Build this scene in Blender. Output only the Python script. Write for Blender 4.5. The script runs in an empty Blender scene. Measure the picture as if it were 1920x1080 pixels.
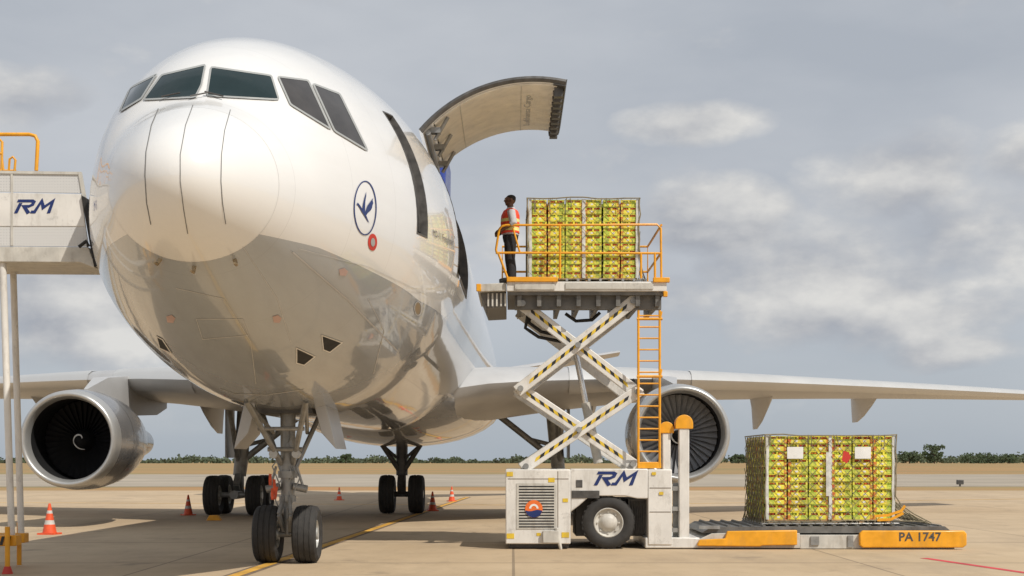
import bpy, bmesh, math, random
from mathutils import Vector, Matrix
from mathutils.bvhtree import BVHTree
random.seed(7)
S = bpy.context.scene; COL = S.collection
F = 2600.0; H = 1.8; HY = 864.0; CX = 960.0
R = math.radians
CAM = Vector((0, 0, H))
def wp(x, y, D): return Vector(((x-CX)/F*D, D, H+(HY-y)/F*D))
def gp(x, y):
    D = F*H/(y-HY); return Vector(((x-CX)/F*D, D, 0))

# ------------------------------------------------------------------ materials
def node(nt, t, **kw):
    n = nt.nodes.new(t)
    for k, v in kw.items(): setattr(n, k, v)
    return n
def mixc(nt, fac, a, b, blend='MIX'):
    n = node(nt, 'ShaderNodeMix', data_type='RGBA', blend_type=blend)
    for i, v in ((0, fac), (6, a), (7, b)):
        if isinstance(v, (int, float)): n.inputs[i].default_value = v
        elif isinstance(v, (tuple, list)): n.inputs[i].default_value = (*v[:3], 1)
        else: nt.links.new(v, n.inputs[i])
    return n.outputs[2]
def mth(nt, op, a, b=None, c=None, clamp=False):
    n = node(nt, 'ShaderNodeMath', operation=op); n.use_clamp = clamp
    for i, v in enumerate((a, b, c)):
        if v is None: continue
        if isinstance(v, (int, float)): n.inputs[i].default_value = v
        else: nt.links.new(v, n.inputs[i])
    return n.outputs[0]
def mrange(nt, v, a, b, c=0.0, d=1.0):
    n = node(nt, 'ShaderNodeMapRange'); nt.links.new(v, n.inputs[0])
    for i, x in enumerate((a, b, c, d)): n.inputs[i+1].default_value = x
    return n.outputs[0]
def vmul(nt, vec, sc, off=(0, 0, 0)):
    m = node(nt, 'ShaderNodeVectorMath', operation='MULTIPLY_ADD'); nt.links.new(vec, m.inputs[0]); m.inputs[1].default_value = sc; m.inputs[2].default_value = off
    return m.outputs[0]
def noise(nt, vec, scale, detail=5, rough=.55, sc=None, off=(0, 0, 0)):
    if sc: vec = vmul(nt, vec, sc, off)
    n = node(nt, 'ShaderNodeTexNoise'); n.inputs['Scale'].default_value = scale; n.inputs['Detail'].default_value = detail; n.inputs['Roughness'].default_value = rough
    nt.links.new(vec, n.inputs['Vector']); return n.outputs[0]
def base(name):
    m = bpy.data.materials.new(name); m.use_nodes = True
    nt = m.node_tree; b = nt.nodes['Principled BSDF']
    tc = node(nt, 'ShaderNodeTexCoord')
    return m, nt, b, tc.outputs['Object']
def mat(name, col, rough=.5, metal=0., var=.12, scale=5., bump=0., coat=0., rvar=.1, objvar=False, spec=.5, grime=0.):
    m, nt, b, co = base(name)
    n = noise(nt, co, scale)
    f = mrange(nt, n, .3, .7)
    lo = tuple(c*(1-var) for c in col); hi = tuple(min(1, c*(1+var)) for c in col)
    c = mixc(nt, f, lo, hi)
    if grime:
        g1 = noise(nt, co, 1., 8, .7, (6., 6., 1.6)); g2 = noise(nt, co, 3.5, 8, .75)
        c = mixc(nt, mth(nt, 'MULTIPLY', mrange(nt, g1, .5, .75), grime), c, (.22, .18, .13))
        c = mixc(nt, mth(nt, 'MULTIPLY', mrange(nt, g2, .58, .7), grime*.8), c, (.14, .12, .10))
    if objvar:
        oi = node(nt, 'ShaderNodeObjectInfo')
        hs = node(nt, 'ShaderNodeHueSaturation')
        nt.links.new(c, hs.inputs['Color'])
        nt.links.new(mrange(nt, oi.outputs['Random'], 0, 1, .48, .525), hs.inputs['Hue'])
        nt.links.new(mrange(nt, oi.outputs['Random'], 0, 1, .75, 1.15), hs.inputs['Value'])
        c = hs.outputs[0]
    nt.links.new(c, b.inputs['Base Color'])
    nt.links.new(mrange(nt, n, .3, .7, max(.03, rough-rvar), min(1, rough+rvar)), b.inputs['Roughness'])
    b.inputs['Metallic'].default_value = metal
    b.inputs['Coat Weight'].default_value = coat
    b.inputs['Specular IOR Level'].default_value = spec
    if bump:
        bp = node(nt, 'ShaderNodeBump'); bp.inputs['Strength'].default_value = bump; bp.inputs['Distance'].default_value = .02
        nt.links.new(noise(nt, co, scale*6), bp.inputs['Height']); nt.links.new(bp.outputs[0], b.inputs['Normal'])
    return m

def mat_fuselage():
    m, nt, b, co = base('fuselage_paint')
    sp = node(nt, 'ShaderNodeSeparateXYZ'); nt.links.new(co, sp.inputs[0])
    z = sp.outputs[2]; y = sp.outputs[1]
    n = noise(nt, co, 1.0, 8, .6, (1.2, .35, 3.))
    st = noise(nt, co, 1.0, 6, .6, (5., .5, 5.))
    white = mixc(nt, mrange(nt, n, .35, .75), (.785, .78, .765), (.75, .742, .72))
    grey = mixc(nt, mrange(nt, st, .35, .7), (.40, .43, .46), (.38, .405, .43))
    lower = mixc(nt, mrange(nt, z, 2.7, 4.0), mixc(nt, mrange(nt, st, .4, .7), (.37, .39, .41), (.32, .33, .345)), grey)
    mask = mth(nt, 'LESS_THAN', z, mrange(nt, y, 18.6, 22.5, 4.66, 4.40))
    c = mixc(nt, mask, white, lower)
    fr = mth(nt, 'FRACT', mth(nt, 'DIVIDE', y, 1.37))
    ln = mth(nt, 'LESS_THAN', fr, .006)
    c = mixc(nt, mth(nt, 'MULTIPLY', ln, .22), c, (.2, .19, .18))
    nt.links.new(c, b.inputs['Base Color'])
    nt.links.new(mth(nt, 'MULTIPLY', mask, .12), b.inputs['Metallic'])
    r = mrange(nt, st, .3, .75, .22, .27)
    nt.links.new(r, b.inputs['Roughness'])
    b.inputs['Coat Weight'].default_value = .9; b.inputs['Coat Roughness'].default_value = .04
    bp = node(nt, 'ShaderNodeBump'); bp.inputs['Strength'].default_value = .04; bp.inputs['Distance'].default_value = .05
    nt.links.new(noise(nt, co, 1.4, 1), bp.inputs['Height']); nt.links.new(bp.outputs[0], b.inputs['Normal']); nt.links.new(bp.outputs[0], b.inputs['Coat Normal'])
    return m
def mat_concrete():
    m, nt, b, co = base('apron_concrete')
    sp = node(nt, 'ShaderNodeSeparateXYZ'); nt.links.new(co, sp.inputs[0])
    n1 = noise(nt, co, .10, 8, .7); n2 = noise(nt, co, 1.2, 8, .72, (1., .35, 1.)); n3 = noise(nt, co, 25., 4); n5 = noise(nt, co, .35, 7, .7, (1., .5, 1.), (9, 3, 0))
    c = mixc(nt, mrange(nt, n1, .36, .64), (.43, .315, .19), (.56, .43, .28))
    c = mixc(nt, mth(nt, 'MULTIPLY', mrange(nt, n2, .48, .72), .45), c, (.29, .21, .13))
    c = mixc(nt, mth(nt, 'MULTIPLY', mrange(nt, n5, .52, .66), .40), c, (.27, .20, .135))
    c = mixc(nt, mth(nt, 'MULTIPLY', n3, .3), c, (.52, .41, .28))
    fl = node(nt, 'ShaderNodeVectorMath', operation='DIVIDE'); nt.links.new(co, fl.inputs[0]); fl.inputs[1].default_value = (6.1, 6.1, 100)
    f2 = node(nt, 'ShaderNodeVectorMath', operation='FLOOR'); nt.links.new(fl.outputs[0], f2.inputs[0])
    wn = node(nt, 'ShaderNodeTexWhiteNoise'); nt.links.new(f2.outputs[0], wn.inputs['Vector'])
    c = mixc(nt, mth(nt, 'MULTIPLY', wn.outputs[0], .26), c, (.33, .24, .15))
    fx = mth(nt, 'FRACT', mth(nt, 'DIVIDE', sp.outputs[0], 6.1)); fy = mth(nt, 'FRACT', mth(nt, 'DIVIDE', sp.outputs[1], 6.1))
    ln = mth(nt, 'MAXIMUM', mth(nt, 'LESS_THAN', fx, .008), mth(nt, 'LESS_THAN', fy, .016))
    c = mixc(nt, mth(nt, 'MULTIPLY', ln, .6), c, (.13, .095, .065))
    n4 = noise(nt, co, .55, 5, .6)
    c = mixc(nt, mth(nt, 'MULTIPLY', mrange(nt, n4, .62, .74), .6), c, (.12, .095, .075))
    nt.links.new(c, b.inputs['Base Color']); b.inputs['Roughness'].default_value = .85
    bp = node(nt, 'ShaderNodeBump'); bp.inputs['Strength'].default_value = .3; bp.inputs['Distance'].default_value = .01
    nt.links.new(n3, bp.inputs['Height']); nt.links.new(bp.outputs[0], b.inputs['Normal'])
    return m
def mat_grass():
    m, nt, b, co = base('dry_grass')
    n1 = noise(nt, co, .02, 8, .7, (1., 3., 1.)); n2 = noise(nt, co, .6, 6, .7); n3 = noise(nt, co, .012, 6, .6, (1., 4., 1.), (5, 1, 0))
    c = mixc(nt, mrange(nt, n1, .38, .62), (.42, .20, .075), (.32, .235, .095))
    c = mixc(nt, mth(nt, 'MULTIPLY', n2, .5), c, (.25, .17, .075))
    c = mixc(nt, mth(nt, 'MULTIPLY', mrange(nt, n3, .46, .58), .65), c, (.19, .18, .075))
    nt.links.new(c, b.inputs['Base Color']); b.inputs['Roughness'].default_value = 1
    return m
def mat_mesh_panel():
    m, nt, b, co = base('perforated_sheet')
    v = node(nt, 'ShaderNodeTexVoronoi'); v.inputs['Scale'].default_value = 22; v.inputs['Randomness'].default_value = 0
    nt.links.new(co, v.inputs['Vector'])
    c = mixc(nt, mth(nt, 'LESS_THAN', v.outputs['Distance'], .42), (.62, .62, .61), (.30, .31, .32))
    nt.links.new(c, b.inputs['Base Color']); b.inputs['Roughness'].default_value = .45
    return m
def mat_print(name, c1, c2, c3, s1=16., s2=38.):
    m, nt, b, co = base(name)
    n = noise(nt, co, s1, 3); n2 = noise(nt, co, s2, 2)
    c = mixc(nt, mrange(nt, n, .50, .54), c1, c2)
    c = mixc(nt, mrange(nt, n2, .60, .64), c, c3)
    oi = node(nt, 'ShaderNodeObjectInfo'); hs = node(nt, 'ShaderNodeHueSaturation'); nt.links.new(c, hs.inputs['Color'])
    nt.links.new(mrange(nt, oi.outputs['Random'], 0, 1, .49, .515), hs.inputs['Hue']); nt.links.new(mrange(nt, oi.outputs['Random'], 0, 1, .84, 1.1), hs.inputs['Value'])
    nt.links.new(hs.outputs[0], b.inputs['Base Color']); b.inputs['Roughness'].default_value = .55
    return m
def mat_vest():
    m, nt, b, co = base('vest_fabric')
    sp = node(nt, 'ShaderNodeSeparateXYZ'); nt.links.new(co, sp.inputs[0]); z = sp.outputs[2]
    s1 = mth(nt, 'COMPARE', z, 1.05, .035); s2 = mth(nt, 'COMPARE', z, 1.22, .03)
    st = mth(nt, 'MAXIMUM', s1, s2)
    c = mixc(nt, st, (.90, .085, .04), (.85, .80, .30))
    nt.links.new(c, b.inputs['Base Color']); b.inputs['Roughness'].default_value = .7
    return m

M = {}
M['fus'] = mat_fuselage()
M['radome'] = mat('radome_paint', (.775, .77, .752), .24, 0, .012, 1.5, 0, .9, .02)
M['grey_metal'] = mat('wing_skin', (.50, .50, .50), .40, .25, .08, .8, 0, 0, .04)
M['nacelle'] = mat('nacelle_paint', (.25, .25, .255), .25, .45, .05, 1.2, 0, .4, .03)
M['chrome'] = mat('polished_metal', (.78, .77, .75), .26, .9, .05, 3)
M['slat'] = mat('slat_metal', (.60, .60, .59), .38, .4, .04, .8, 0, 0, .03)
M['lip'] = mat('intake_lip_metal', (.50, .50, .49), .36, .6, .04, 3, 0, 0, .04)
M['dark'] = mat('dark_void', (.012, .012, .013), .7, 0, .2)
M['duct'] = mat('intake_duct', (.014, .014, .015), .65, 0, .2, spec=.2)
M['spin'] = mat('spinner_black', (.012, .012, .013), .6, 0, .2, spec=.2)
M['blade'] = mat('fan_blade_grey', (.46, .46, .47), .40, .2, .1)  # image-right fan: blades brightened in colour to look lit inside the intake
M['blade_dark'] = mat('fan_blade_dark', (.022, .022, .024), .55, 0, .1, spec=.25)  # same blades for the image-left fan, intake shade put into the colour
M['black'] = mat('black_rubber', (.022, .021, .020), .75, 0, .3, 12, .2)
M['tyre'] = mat('tyre_rubber', (.035, .033, .031), .8, 0, .35, 9, .2)
M['rim'] = mat('wheel_rim', (.50, .50, .48), .4, .3, .2, 9)
M['strut'] = mat('gear_strut_paint', (.30, .30, .29), .4, .3, .25, 7, grime=.4)
M['strut_dark'] = mat('gear_dark_metal', (.10, .095, .09), .5, .4, .3, 8)
M['white'] = mat('white_equipment_paint', (.72, .70, .66), .40, 0, .08, 2.5, 0, .15, grime=.42)
M['offwhite'] = mat('dirty_white_paint', (.55, .53, .48), .5, 0, .15, 4, grime=.5)
M['yellow'] = mat('safety_yellow', (.80, .36, .015), .42, 0, .12, 5, grime=.25)
M['stripe_y'] = mat('stripe_yellow', (.72, .50, .04), .5, 0, .1, 5, grime=.3)
M['stripe_k'] = mat('stripe_black', (.02, .02, .02), .5, 0, .1, 5)
M['blue'] = mat('logo_blue', (.012, .03, .14), .4, 0, .08)
M['tailblue'] = mat('tail_blue', (.02, .04, .22), .3, 0, .08)
M['red'] = mat('warning_red', (.55, .04, .025), .5, 0, .1)
M['pink'] = mat('faded_red_mark', (.52, .36, .32), .5, 0, .1)
M['orange'] = mat('cone_orange', (.75, .10, .03), .5, 0, .15, 8)
M['band'] = mat('cone_band', (.58, .55, .50), .5, 0, .15, 8)
M['streamer'] = mat('streamer_cloth', (.62, .10, .04), .8, 0, .3, 14)
M['orange2'] = mat('logo_orange', (.80, .17, .03), .5)
M['beige'] = mat('door_lining', (.74, .69, .60), .55, 0, .12, 3, grime=.2)
M['line'] = mat('static_strip', (.16, .16, .16), .6)
M['letter'] = mat('dark_lettering', (.09, .09, .11), .5)
M['softline'] = mat('soft_seam', (.52, .515, .50), .5)
M['glass'] = mat('cockpit_glass', (.012, .026, .028), .05, 0, .1, 3, 0, 0, .02, spec=.35)
M['sideglass'] = mat('side_glass', (.050, .046, .044), .10, 0, .2, 3, 0, 0, .02, spec=.35)
M['frame'] = mat('window_frame', (.36, .37, .36), .4, .1, .05)
M['brass'] = mat('probe_metal', (.40, .30, .18), .35, .8)
M['conc'] = mat_concrete(); M['grass'] = mat_grass()
M['runway'] = mat('runway_asphalt', (.34, .29, .225), .9, 0, .2, .1)
M['lineyellow'] = mat('marking_yellow', (.60, .33, .05), .8, 0, .3, 2)
M['linered'] = mat('marking_red', (.55, .05, .06), .8, 0, .2, 2)
M['linedark'] = mat('marking_border', (.18, .13, .09), .9, 0, .2, 2)
M['mesh'] = mat_mesh_panel()
M['deckgrey'] = mat('platform_steel', (.16, .155, .145), .55, .3, .3, 5)
M['carton'] = mat_print('carton_yellow_print', (.86, .72, .06), (.74, .68, .08), (.88, .84, .48), 20, 46)
M['cgreen'] = mat_print('carton_green_print', (.42, .51, .06), (.64, .64, .08), (.76, .70, .20), 20, 46)
M['cred'] = mat_print('carton_red_print', (.62, .13, .04), (.76, .56, .07), (.38, .46, .06), 24., 40.)
M['fruit'] = mat('ripe_fruit', (.68, .13, .035), .4, 0, .5, 9, objvar=True)
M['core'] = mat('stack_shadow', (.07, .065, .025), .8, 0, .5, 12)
M['wood'] = mat('skid_wood', (.45, .28, .14), .8, 0, .25, 6)
M['alu'] = mat('pallet_aluminium', (.45, .44, .42), .4, .7, .15, 5)
M['net'] = mat('net_cord', (.25, .215, .14), .9, 0, .25, 9)
M['film'] = mat('plastic_film', (.66, .66, .62), .25, 0, .2, 9)
M['paper'] = mat('paper_sheet', (.78, .78, .76), .7, 0, .05)
M['skin'] = mat('skin_brown', (.14, .070, .042), .55, 0, .1, 20)
M['hair'] = mat('hair_black', (.012, .010, .009), .7)
M['shirt'] = mat('shirt_cloth', (.50, .50, .52), .8, 0, .1, 15, .2)
M['trouser'] = mat('trouser_cloth', (.018, .018, .021), .8, 0, .2, 15, .2)
M['vest'] = mat_vest()
M['bark'] = mat('bark', (.12, .09, .06), .9)
M['leaf'] = mat('tree_leaf', (.055, .080, .035), .8, 0, .5, .4)
M['leaf2'] = mat('far_leaf', (.085, .105, .06), .9, 0, .5, .08)

# ------------------------------------------------------------------ builders
class MB:
    def __init__(s): s.v = []; s.f = []; s.mi = []
    def add(s, verts, faces, mi=0):
        o = len(s.v); s.v += [Vector(v) for v in verts]
        for f in faces: s.f.append([i+o for i in f]); s.mi.append(mi)
    def box(s, c, size, mi=0, rot=None):
        c = Vector(c); a, b, d = (x/2 for x in size)
        vs = [Vector((x, y, z)) for x in (-a, a) for y in (-b, b) for z in (-d, d)]
        if rot: vs = [rot @ v for v in vs]
        s.add([c+v for v in vs], [(0,1,3,2),(4,6,7,5),(0,4,5,1),(2,3,7,6),(0,2,6,4),(1,5,7,3)], mi)
    def box2(s, lo, hi, mi=0):
        s.box([(a+b)/2 for a, b in zip(lo, hi)], [abs(b-a) for a, b in zip(lo, hi)], mi)
    def prism(s, pts, off, mi=0):
        n = len(pts); off = Vector(off); pts = [Vector(p) for p in pts]
        s.add(pts+[p+off for p in pts], [list(range(n)), list(range(2*n-1, n-1, -1))]+[(i, i+n, (i+1) % n+n, (i+1) % n) for i in range(n)], mi)
    def pxprism(s, poly, D0, D1, mi=0):
        s.prism([wp(x, y, D0) for x, y in poly], (0, D1-D0, 0), mi)
    def pxbox(s, x0, y0, x1, y1, D0, D1, mi=0):
        a = wp(x0, y0, D0); b = wp(x1, y1, D0); s.box2((a.x, D0, b.z), (b.x, D1, a.z), mi)
    def tube(s, pts, r, n=8, mi=0, closed=False):
        pts = [Vector(p) for p in pts]; rs = r if isinstance(r, (list, tuple)) else [r]*len(pts)
        rings = []; prev = None
        for i, p in enumerate(pts):
            if closed: t = pts[(i+1) % len(pts)]-pts[i-1]
            else: t = pts[min(i+1, len(pts)-1)]-pts[max(i-1, 0)]
            t.normalize()
            if prev is None:
                a = Vector((0, 0, 1)) if abs(t.z) < .9 else Vector((1, 0, 0))
                u = t.cross(a).normalized()
            else: u = (prev-t*prev.dot(t)).normalized()
            prev = u; w = t.cross(u)
            rings.append([p+(u*math.cos(2*math.pi*k/n)+w*math.sin(2*math.pi*k/n))*rs[i] for k in range(n)])
        vs = [v for rg in rings for v in rg]; fs = []
        m = len(pts)
        for i in range(m if closed else m-1):
            j = (i+1) % m
            for k in range(n): fs.append((i*n+k, i*n+(k+1) % n, j*n+(k+1) % n, j*n+k))
        if not closed: fs += [list(range(n-1, -1, -1)), list(range((m-1)*n, m*n))]
        s.add(vs, fs, mi)
    def beam(s, a, b, w, h, up=(0, 0, 1), mi=0):
        a = Vector(a); b = Vector(b); d = (b-a).normalized(); up = Vector(up)
        sd = d.cross(up).normalized(); u = sd.cross(d).normalized()
        c = [(-w/2, -h/2), (w/2, -h/2), (w/2, h/2), (-w/2, h/2)]
        s.prism([a+sd*x+u*y for x, y in c], b-a, mi)
    def lathe(s, prof, o, axis='Y', n=32, mi=0, a0=0):
        o = Vector(o); vs = []; m = len(prof)
        for t, r in prof:
            for k in range(n):
                a = 2*math.pi*k/n+a0; c, q = r*math.cos(a), r*math.sin(a)
                vs.append(o+Vector({'X': (t, c, q), 'Y': (c, t, q), 'Z': (c, q, t)}[axis]))
        s.add(vs, [(i*n+k, i*n+(k+1) % n, (i+1)*n+(k+1) % n, (i+1)*n+k) for i in range(m-1) for k in range(n)], mi)
    def rings(s, rg, mi=0, cap=True):
        n = len(rg[0]); vs = [v for r in rg for v in r]
        fs = [(i*n+k, i*n+(k+1) % n, (i+1)*n+(k+1) % n, (i+1)*n+k) for i in range(len(rg)-1) for k in range(n)]
        if cap: fs += [list(range(n-1, -1, -1)), list(range((len(rg)-1)*n, len(rg)*n))]
        s.add(vs, fs, mi)
    def sphere(s, c, r, nu=10, nv=6, mi=0):
        c = Vector(c); r = r if isinstance(r, (tuple, list)) else (r, r, r); rg = []
        for i in range(nv+1):
            t = math.pi*min(max(i/nv, .02), .98)
            rg.append([c+Vector((r[0]*math.sin(t)*math.cos(2*math.pi*k/nu), r[1]*math.sin(t)*math.sin(2*math.pi*k/nu), -r[2]*math.cos(t))) for k in range(nu)])
        s.rings(rg, mi)
    def build(s, name, mats, parent=None, ang=38, bevel=0, recalc=True, local=False):
        me = bpy.data.meshes.new(name); me.from_pydata([tuple(v) for v in s.v], [], s.f)
        if not isinstance(mats, (list, tuple)): mats = [mats]
        for m in mats: me.materials.append(m)
        me.polygons.foreach_set('material_index', s.mi)
        me.polygons.foreach_set('use_smooth', [True]*len(s.f))
        if recalc:
            bm = bmesh.new(); bm.from_mesh(me); bmesh.ops.recalc_face_normals(bm, faces=bm.faces); bm.to_mesh(me); bm.free()
        me.update(); me.set_sharp_from_angle(angle=R(ang))
        return link(name, me, parent, bevel, local)
    def split(s, name, mats, parent=None, **kw):        # one object per connected piece
        par = list(range(len(s.v)))
        def fd(i):
            while par[i] != i: par[i] = par[par[i]]; i = par[i]
            return i
        for f in s.f:
            for i in f[1:]: par[fd(i)] = fd(f[0])
        gr = {}
        for f, m in zip(s.f, s.mi): gr.setdefault(fd(f[0]), []).append((f, m))
        out = []
        for fl in gr.values():
            ids = sorted({i for f, _ in fl for i in f}); mp = {i: k for k, i in enumerate(ids)}
            b = MB(); b.v = [s.v[i] for i in ids]; b.f = [[mp[i] for i in f] for f, _ in fl]; b.mi = [m for _, m in fl]
            out.append(b.build(name, mats, parent, **kw))
        return out
def link(name, me, parent=None, bevel=0, local=False):
    o = bpy.data.objects.new(name, me); COL.objects.link(o)
    if parent:
        o.parent = parent
        o.matrix_parent_inverse = Matrix.Translation(-parent.location) if (parent.type == 'EMPTY' and not local) else Matrix.Identity(4)
    if bevel:
        b = o.modifiers.new('bevel', 'BEVEL'); b.width = bevel; b.segments = 2; b.limit_method = 'ANGLE'; b.angle_limit = R(40)
    return o
def tag(o, label=None, cat=None, group=None, kind=None):
    if label: o['label'] = label
    if cat: o['category'] = cat
    if group: o['group'] = group
    if kind: o['kind'] = kind
    return o
def thing(name, label, cat, loc=(0, 0, 0), group=None):
    o = bpy.data.objects.new(name, None); o.empty_display_size = .3; COL.objects.link(o); o.location = loc
    return tag(o, label, cat, group)
def ribbon2d(pts, w, closed=False):
    n = len(pts); L = []; Rr = []
    for i in range(n):
        p = Vector(pts[i])
        a = Vector(pts[i-1]) if (closed or i > 0) else None
        b = Vector(pts[(i+1) % n]) if (closed or i < n-1) else None
        d1 = (p-a).normalized() if a is not None else None; d2 = (b-p).normalized() if b is not None else None
        if d1 is None: d1 = d2
        if d2 is None: d2 = d1
        n1 = Vector((-d1.y, d1.x)); n2 = Vector((-d2.y, d2.x)); m = n1+n2
        m = n1 if m.length < 1e-4 else m.normalized()
        k = min(1/max(m.dot(n1), .45), 2.2)
        L.append(p+m*w/2*k); Rr.append(p-m*w/2*k)
    q = [(i, (i+1) % n, n+(i+1) % n, n+i) for i in range(n if closed else n-1)]
    return L+Rr, q
def densify(pts, step, closed=False):
    out = []; n = len(pts)
    for i in range(n if closed else n-1):
        a = Vector(pts[i]); b = Vector(pts[(i+1) % n]); k = max(1, int((b-a).length/step))
        out += [a.lerp(b, j/k) for j in range(k)]
    if not closed: out.append(Vector(pts[-1]))
    return out
def text2d(body, shear=0, bold=0):
    cu = bpy.data.curves.new('txt', 'FONT'); cu.body = body; cu.shear = shear; cu.offset = bold; cu.resolution_u = 3
    o = bpy.data.objects.new('txt', cu); COL.objects.link(o)
    dg = bpy.context.evaluated_depsgraph_get(); me = bpy.data.meshes.new_from_object(o.evaluated_get(dg))
    vs = [Vector((v.co.x, v.co.y)) for v in me.vertices]; fs = [list(p.vertices) for p in me.polygons]
    bpy.data.objects.remove(o); bpy.data.meshes.remove(me)
    x0 = min(v.x for v in vs); x1 = max(v.x for v in vs); y0 = min(v.y for v in vs); y1 = max(v.y for v in vs)
    return [Vector(((v.x-x0)/(x1-x0), (v.y-y0)/(y1-y0))) for v in vs], fs
def logo_rm():
    vs = []; fs = []
    strokes = [[(-.12, .89), (.76, .89), (.90, .81), (.90, .62), (.72, .50), (.44, .50), (.92, .0)],
               [(.14, 0), (.14, .74)], [(1.00, .10), (1.24, .10), (1.34, .88), (1.64, .40), (2.02, .88), (2.12, .0)]]
    for st in strokes:
        v, f = ribbon2d(st, .21); o = len(vs)
        vs += [Vector((p.x+.42*p.y, p.y)) for p in v]; fs += [[i+o for i in q] for q in f]
    x0 = min(v.x for v in vs); x1 = max(v.x for v in vs); y0 = min(v.y for v in vs); y1 = max(v.y for v in vs)
    return [Vector(((v.x-x0)/(x1-x0), (v.y-y0)/(y1-y0))) for v in vs], fs
def place2d(vf, x0, y0, x1, y1, D):
    a = wp(x0, y1, D); b = wp(x1, y0, D); vs, fs = vf
    return [Vector((a.x+(b.x-a.x)*v.x, D, a.z+(b.z-a.z)*v.y)) for v in vs], fs

# ------------------------------------------------------------------ setting
def sheet(name, x0, x1, y0, y1, z, m):
    b = MB(); b.add([(x0, y0, z), (x1, y0, z), (x1, y1, z), (x0, y1, z)], [(0, 1, 2, 3)])
    return tag(b.build(name, m, recalc=False), kind='structure')
sheet('ground', -6000, 6000, -200, 9000, -.012, M['grass'])
sheet('apron', -300, 300, -60, 84, 0, M['conc'])
sheet('runway', -1500, 1500, 97, 185, -.004, M['runway'])
def stripe(name, pts, w, z, m):
    v, f = ribbon2d([(p[0], p[1]) for p in pts], w); b = MB(); b.add([(p.x, p.y, z) for p in v], f)
    return tag(b.build(name, m, recalc=False), kind='structure')
g1 = gp(440, 1080); g2 = gp(730, 982); d = (g2-g1)
P1 = [g1-d*.5, g1, g2, g2+d*1.6]
stripe('guide_line_border', P1, .36, .004, M['linedark'])
stripe('guide_line', P1, .2, .008, M['lineyellow'])
stripe('guide_line_cross', [(-30, 61), (2, 56), (40, 72)], .25, .004, M['lineyellow'])
g1 = gp(1735, 1047); g2 = gp(1900, 1071); d = g2-g1
stripe('stand_line', [g1-d*.02, g2, g2+d*3], .17, .004, M['linered'])

# ------------------------------------------------------------------ aircraft
def AX(D): return -4.03+.0084*(D-16.5)
NOSE = 16.5
TB = [(0,5.25,5.25,0,5.25),(.1,5.57,4.94,.35,5.25),(.3,5.80,4.71,.60,5.26),(.6,6.02,4.50,.84,5.27),(1.0,6.26,4.31,1.08,5.28),
      (1.45,6.50,4.12,1.30,5.30),(1.85,6.93,3.96,1.49,5.32),(2.4,7.36,3.76,1.71,5.35),(3.2,7.78,3.50,2.0,5.40),(4,8.06,3.27,2.26,5.45),
      (5,8.28,3.03,2.54,5.50),(6,8.44,2.86,2.73,5.55),(7,8.55,2.74,2.87,5.58),(8,8.60,2.66,2.96,5.60),(9.5,8.63,2.61,3.01,5.62),
      (14,8.63,2.61,3.01,5.62),(30,8.63,2.61,3.01,5.62),(42,8.63,2.61,3.01,5.62),(48,8.63,3.5,2.8,6.0),(58,8.2,6.8,.6,7.5)]
US = [math.sqrt(t[0]) for t in TB]
def pchip(xs, ys):
    n = len(xs); h = [xs[i+1]-xs[i] for i in range(n-1)]; dl = [(ys[i+1]-ys[i])/h[i] for i in range(n-1)]; m = [0]*n
    m[0] = dl[0]; m[-1] = dl[-1]
    for i in range(1, n-1):
        if dl[i-1]*dl[i] > 0:
            w1 = 2*h[i]+h[i-1]; w2 = h[i]+2*h[i-1]; m[i] = (w1+w2)/(w1/dl[i-1]+w2/dl[i])
    def f(x):
        x = min(max(x, xs[0]), xs[-1]); i = 0
        while i < n-2 and x > xs[i+1]: i += 1
        t = (x-xs[i])/h[i]
        return ((1+2*t)*(1-t)**2*ys[i]+t*(1-t)**2*h[i]*m[i]+t*t*(3-2*t)*ys[i+1]+t*t*(t-1)*h[i]*m[i+1])
    return f
FT, FB, FW, FC = (pchip(US, [t[k] for t in TB]) for k in (1, 2, 3, 4))
def P(s, th, off=0.):
    u = math.sqrt(max(s, 0)); D = NOSE+s; zc = FC(u); a = R(th)
    h = (FT(u)-zc) if math.cos(a) > 0 else (zc-FB(u))
    w = FW(u)
    return Vector((AX(D)+(w+off)*math.sin(a), D, zc+(h+off)*math.cos(a)))
plane = thing('cargo_plane', 'huge white and grey cargo jet seen nose on with its side cargo door raised', 'plane', (AX(41), 41, 0))
NT = 96; DT = 360/NT
def loft(ss, holes=(), off=0., ths=None):
    ths = ths or [DT*k for k in range(NT)]
    b = MB(); n = len(ths)
    b.v = [P(s, t, off) for s in ss for t in ths]
    for i in range(len(ss)-1):
        for k in range(n):
            t0 = ths[k]; skip = any(ss[i] >= a-1e-4 and ss[i+1] <= c+1e-4 and t0 >= p-1e-4 and t0+DT <= q+1e-4 for a, c, p, q in holes)
            if not skip: b.f.append([i*n+k, i*n+(k+1) % n, (i+1)*n+(k+1) % n, (i+1)*n+k]); b.mi.append(0)
    return b
RS = 1.0
s_r = [.0016]+[(k/16*math.sqrt(RS))**2 for k in range(1, 17)]
s_f = sorted(set([RS, 1.1]+[round(1.2+.1*k, 3) for k in range(0, 36)]+[round(4.7+.2*k, 3) for k in range(1, 30)]+[4.95, 5.48, 8.7, 12.3]+[11.0, 11.6, 13, 14, 16, 18, 20, 24, 28, 32, 36, 40, 42]+[43+1.0*k for k in range(16)]))
CH = (8.7, 12.3, 48.75, 97.5); PH = (4.95, 5.48, 52.5, 93.75)
body = loft(s_f, (CH, PH)); bodyo = body.build('fuselage', M['fus'], plane, ang=60)
def tipcap(b):
    i = len(b.v); b.v.append(Vector((AX(NOSE), NOSE+.0004, 5.25)))
    for k in range(NT): b.f.append([k, (k+1) % NT, i]); b.mi.append(0)
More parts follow.
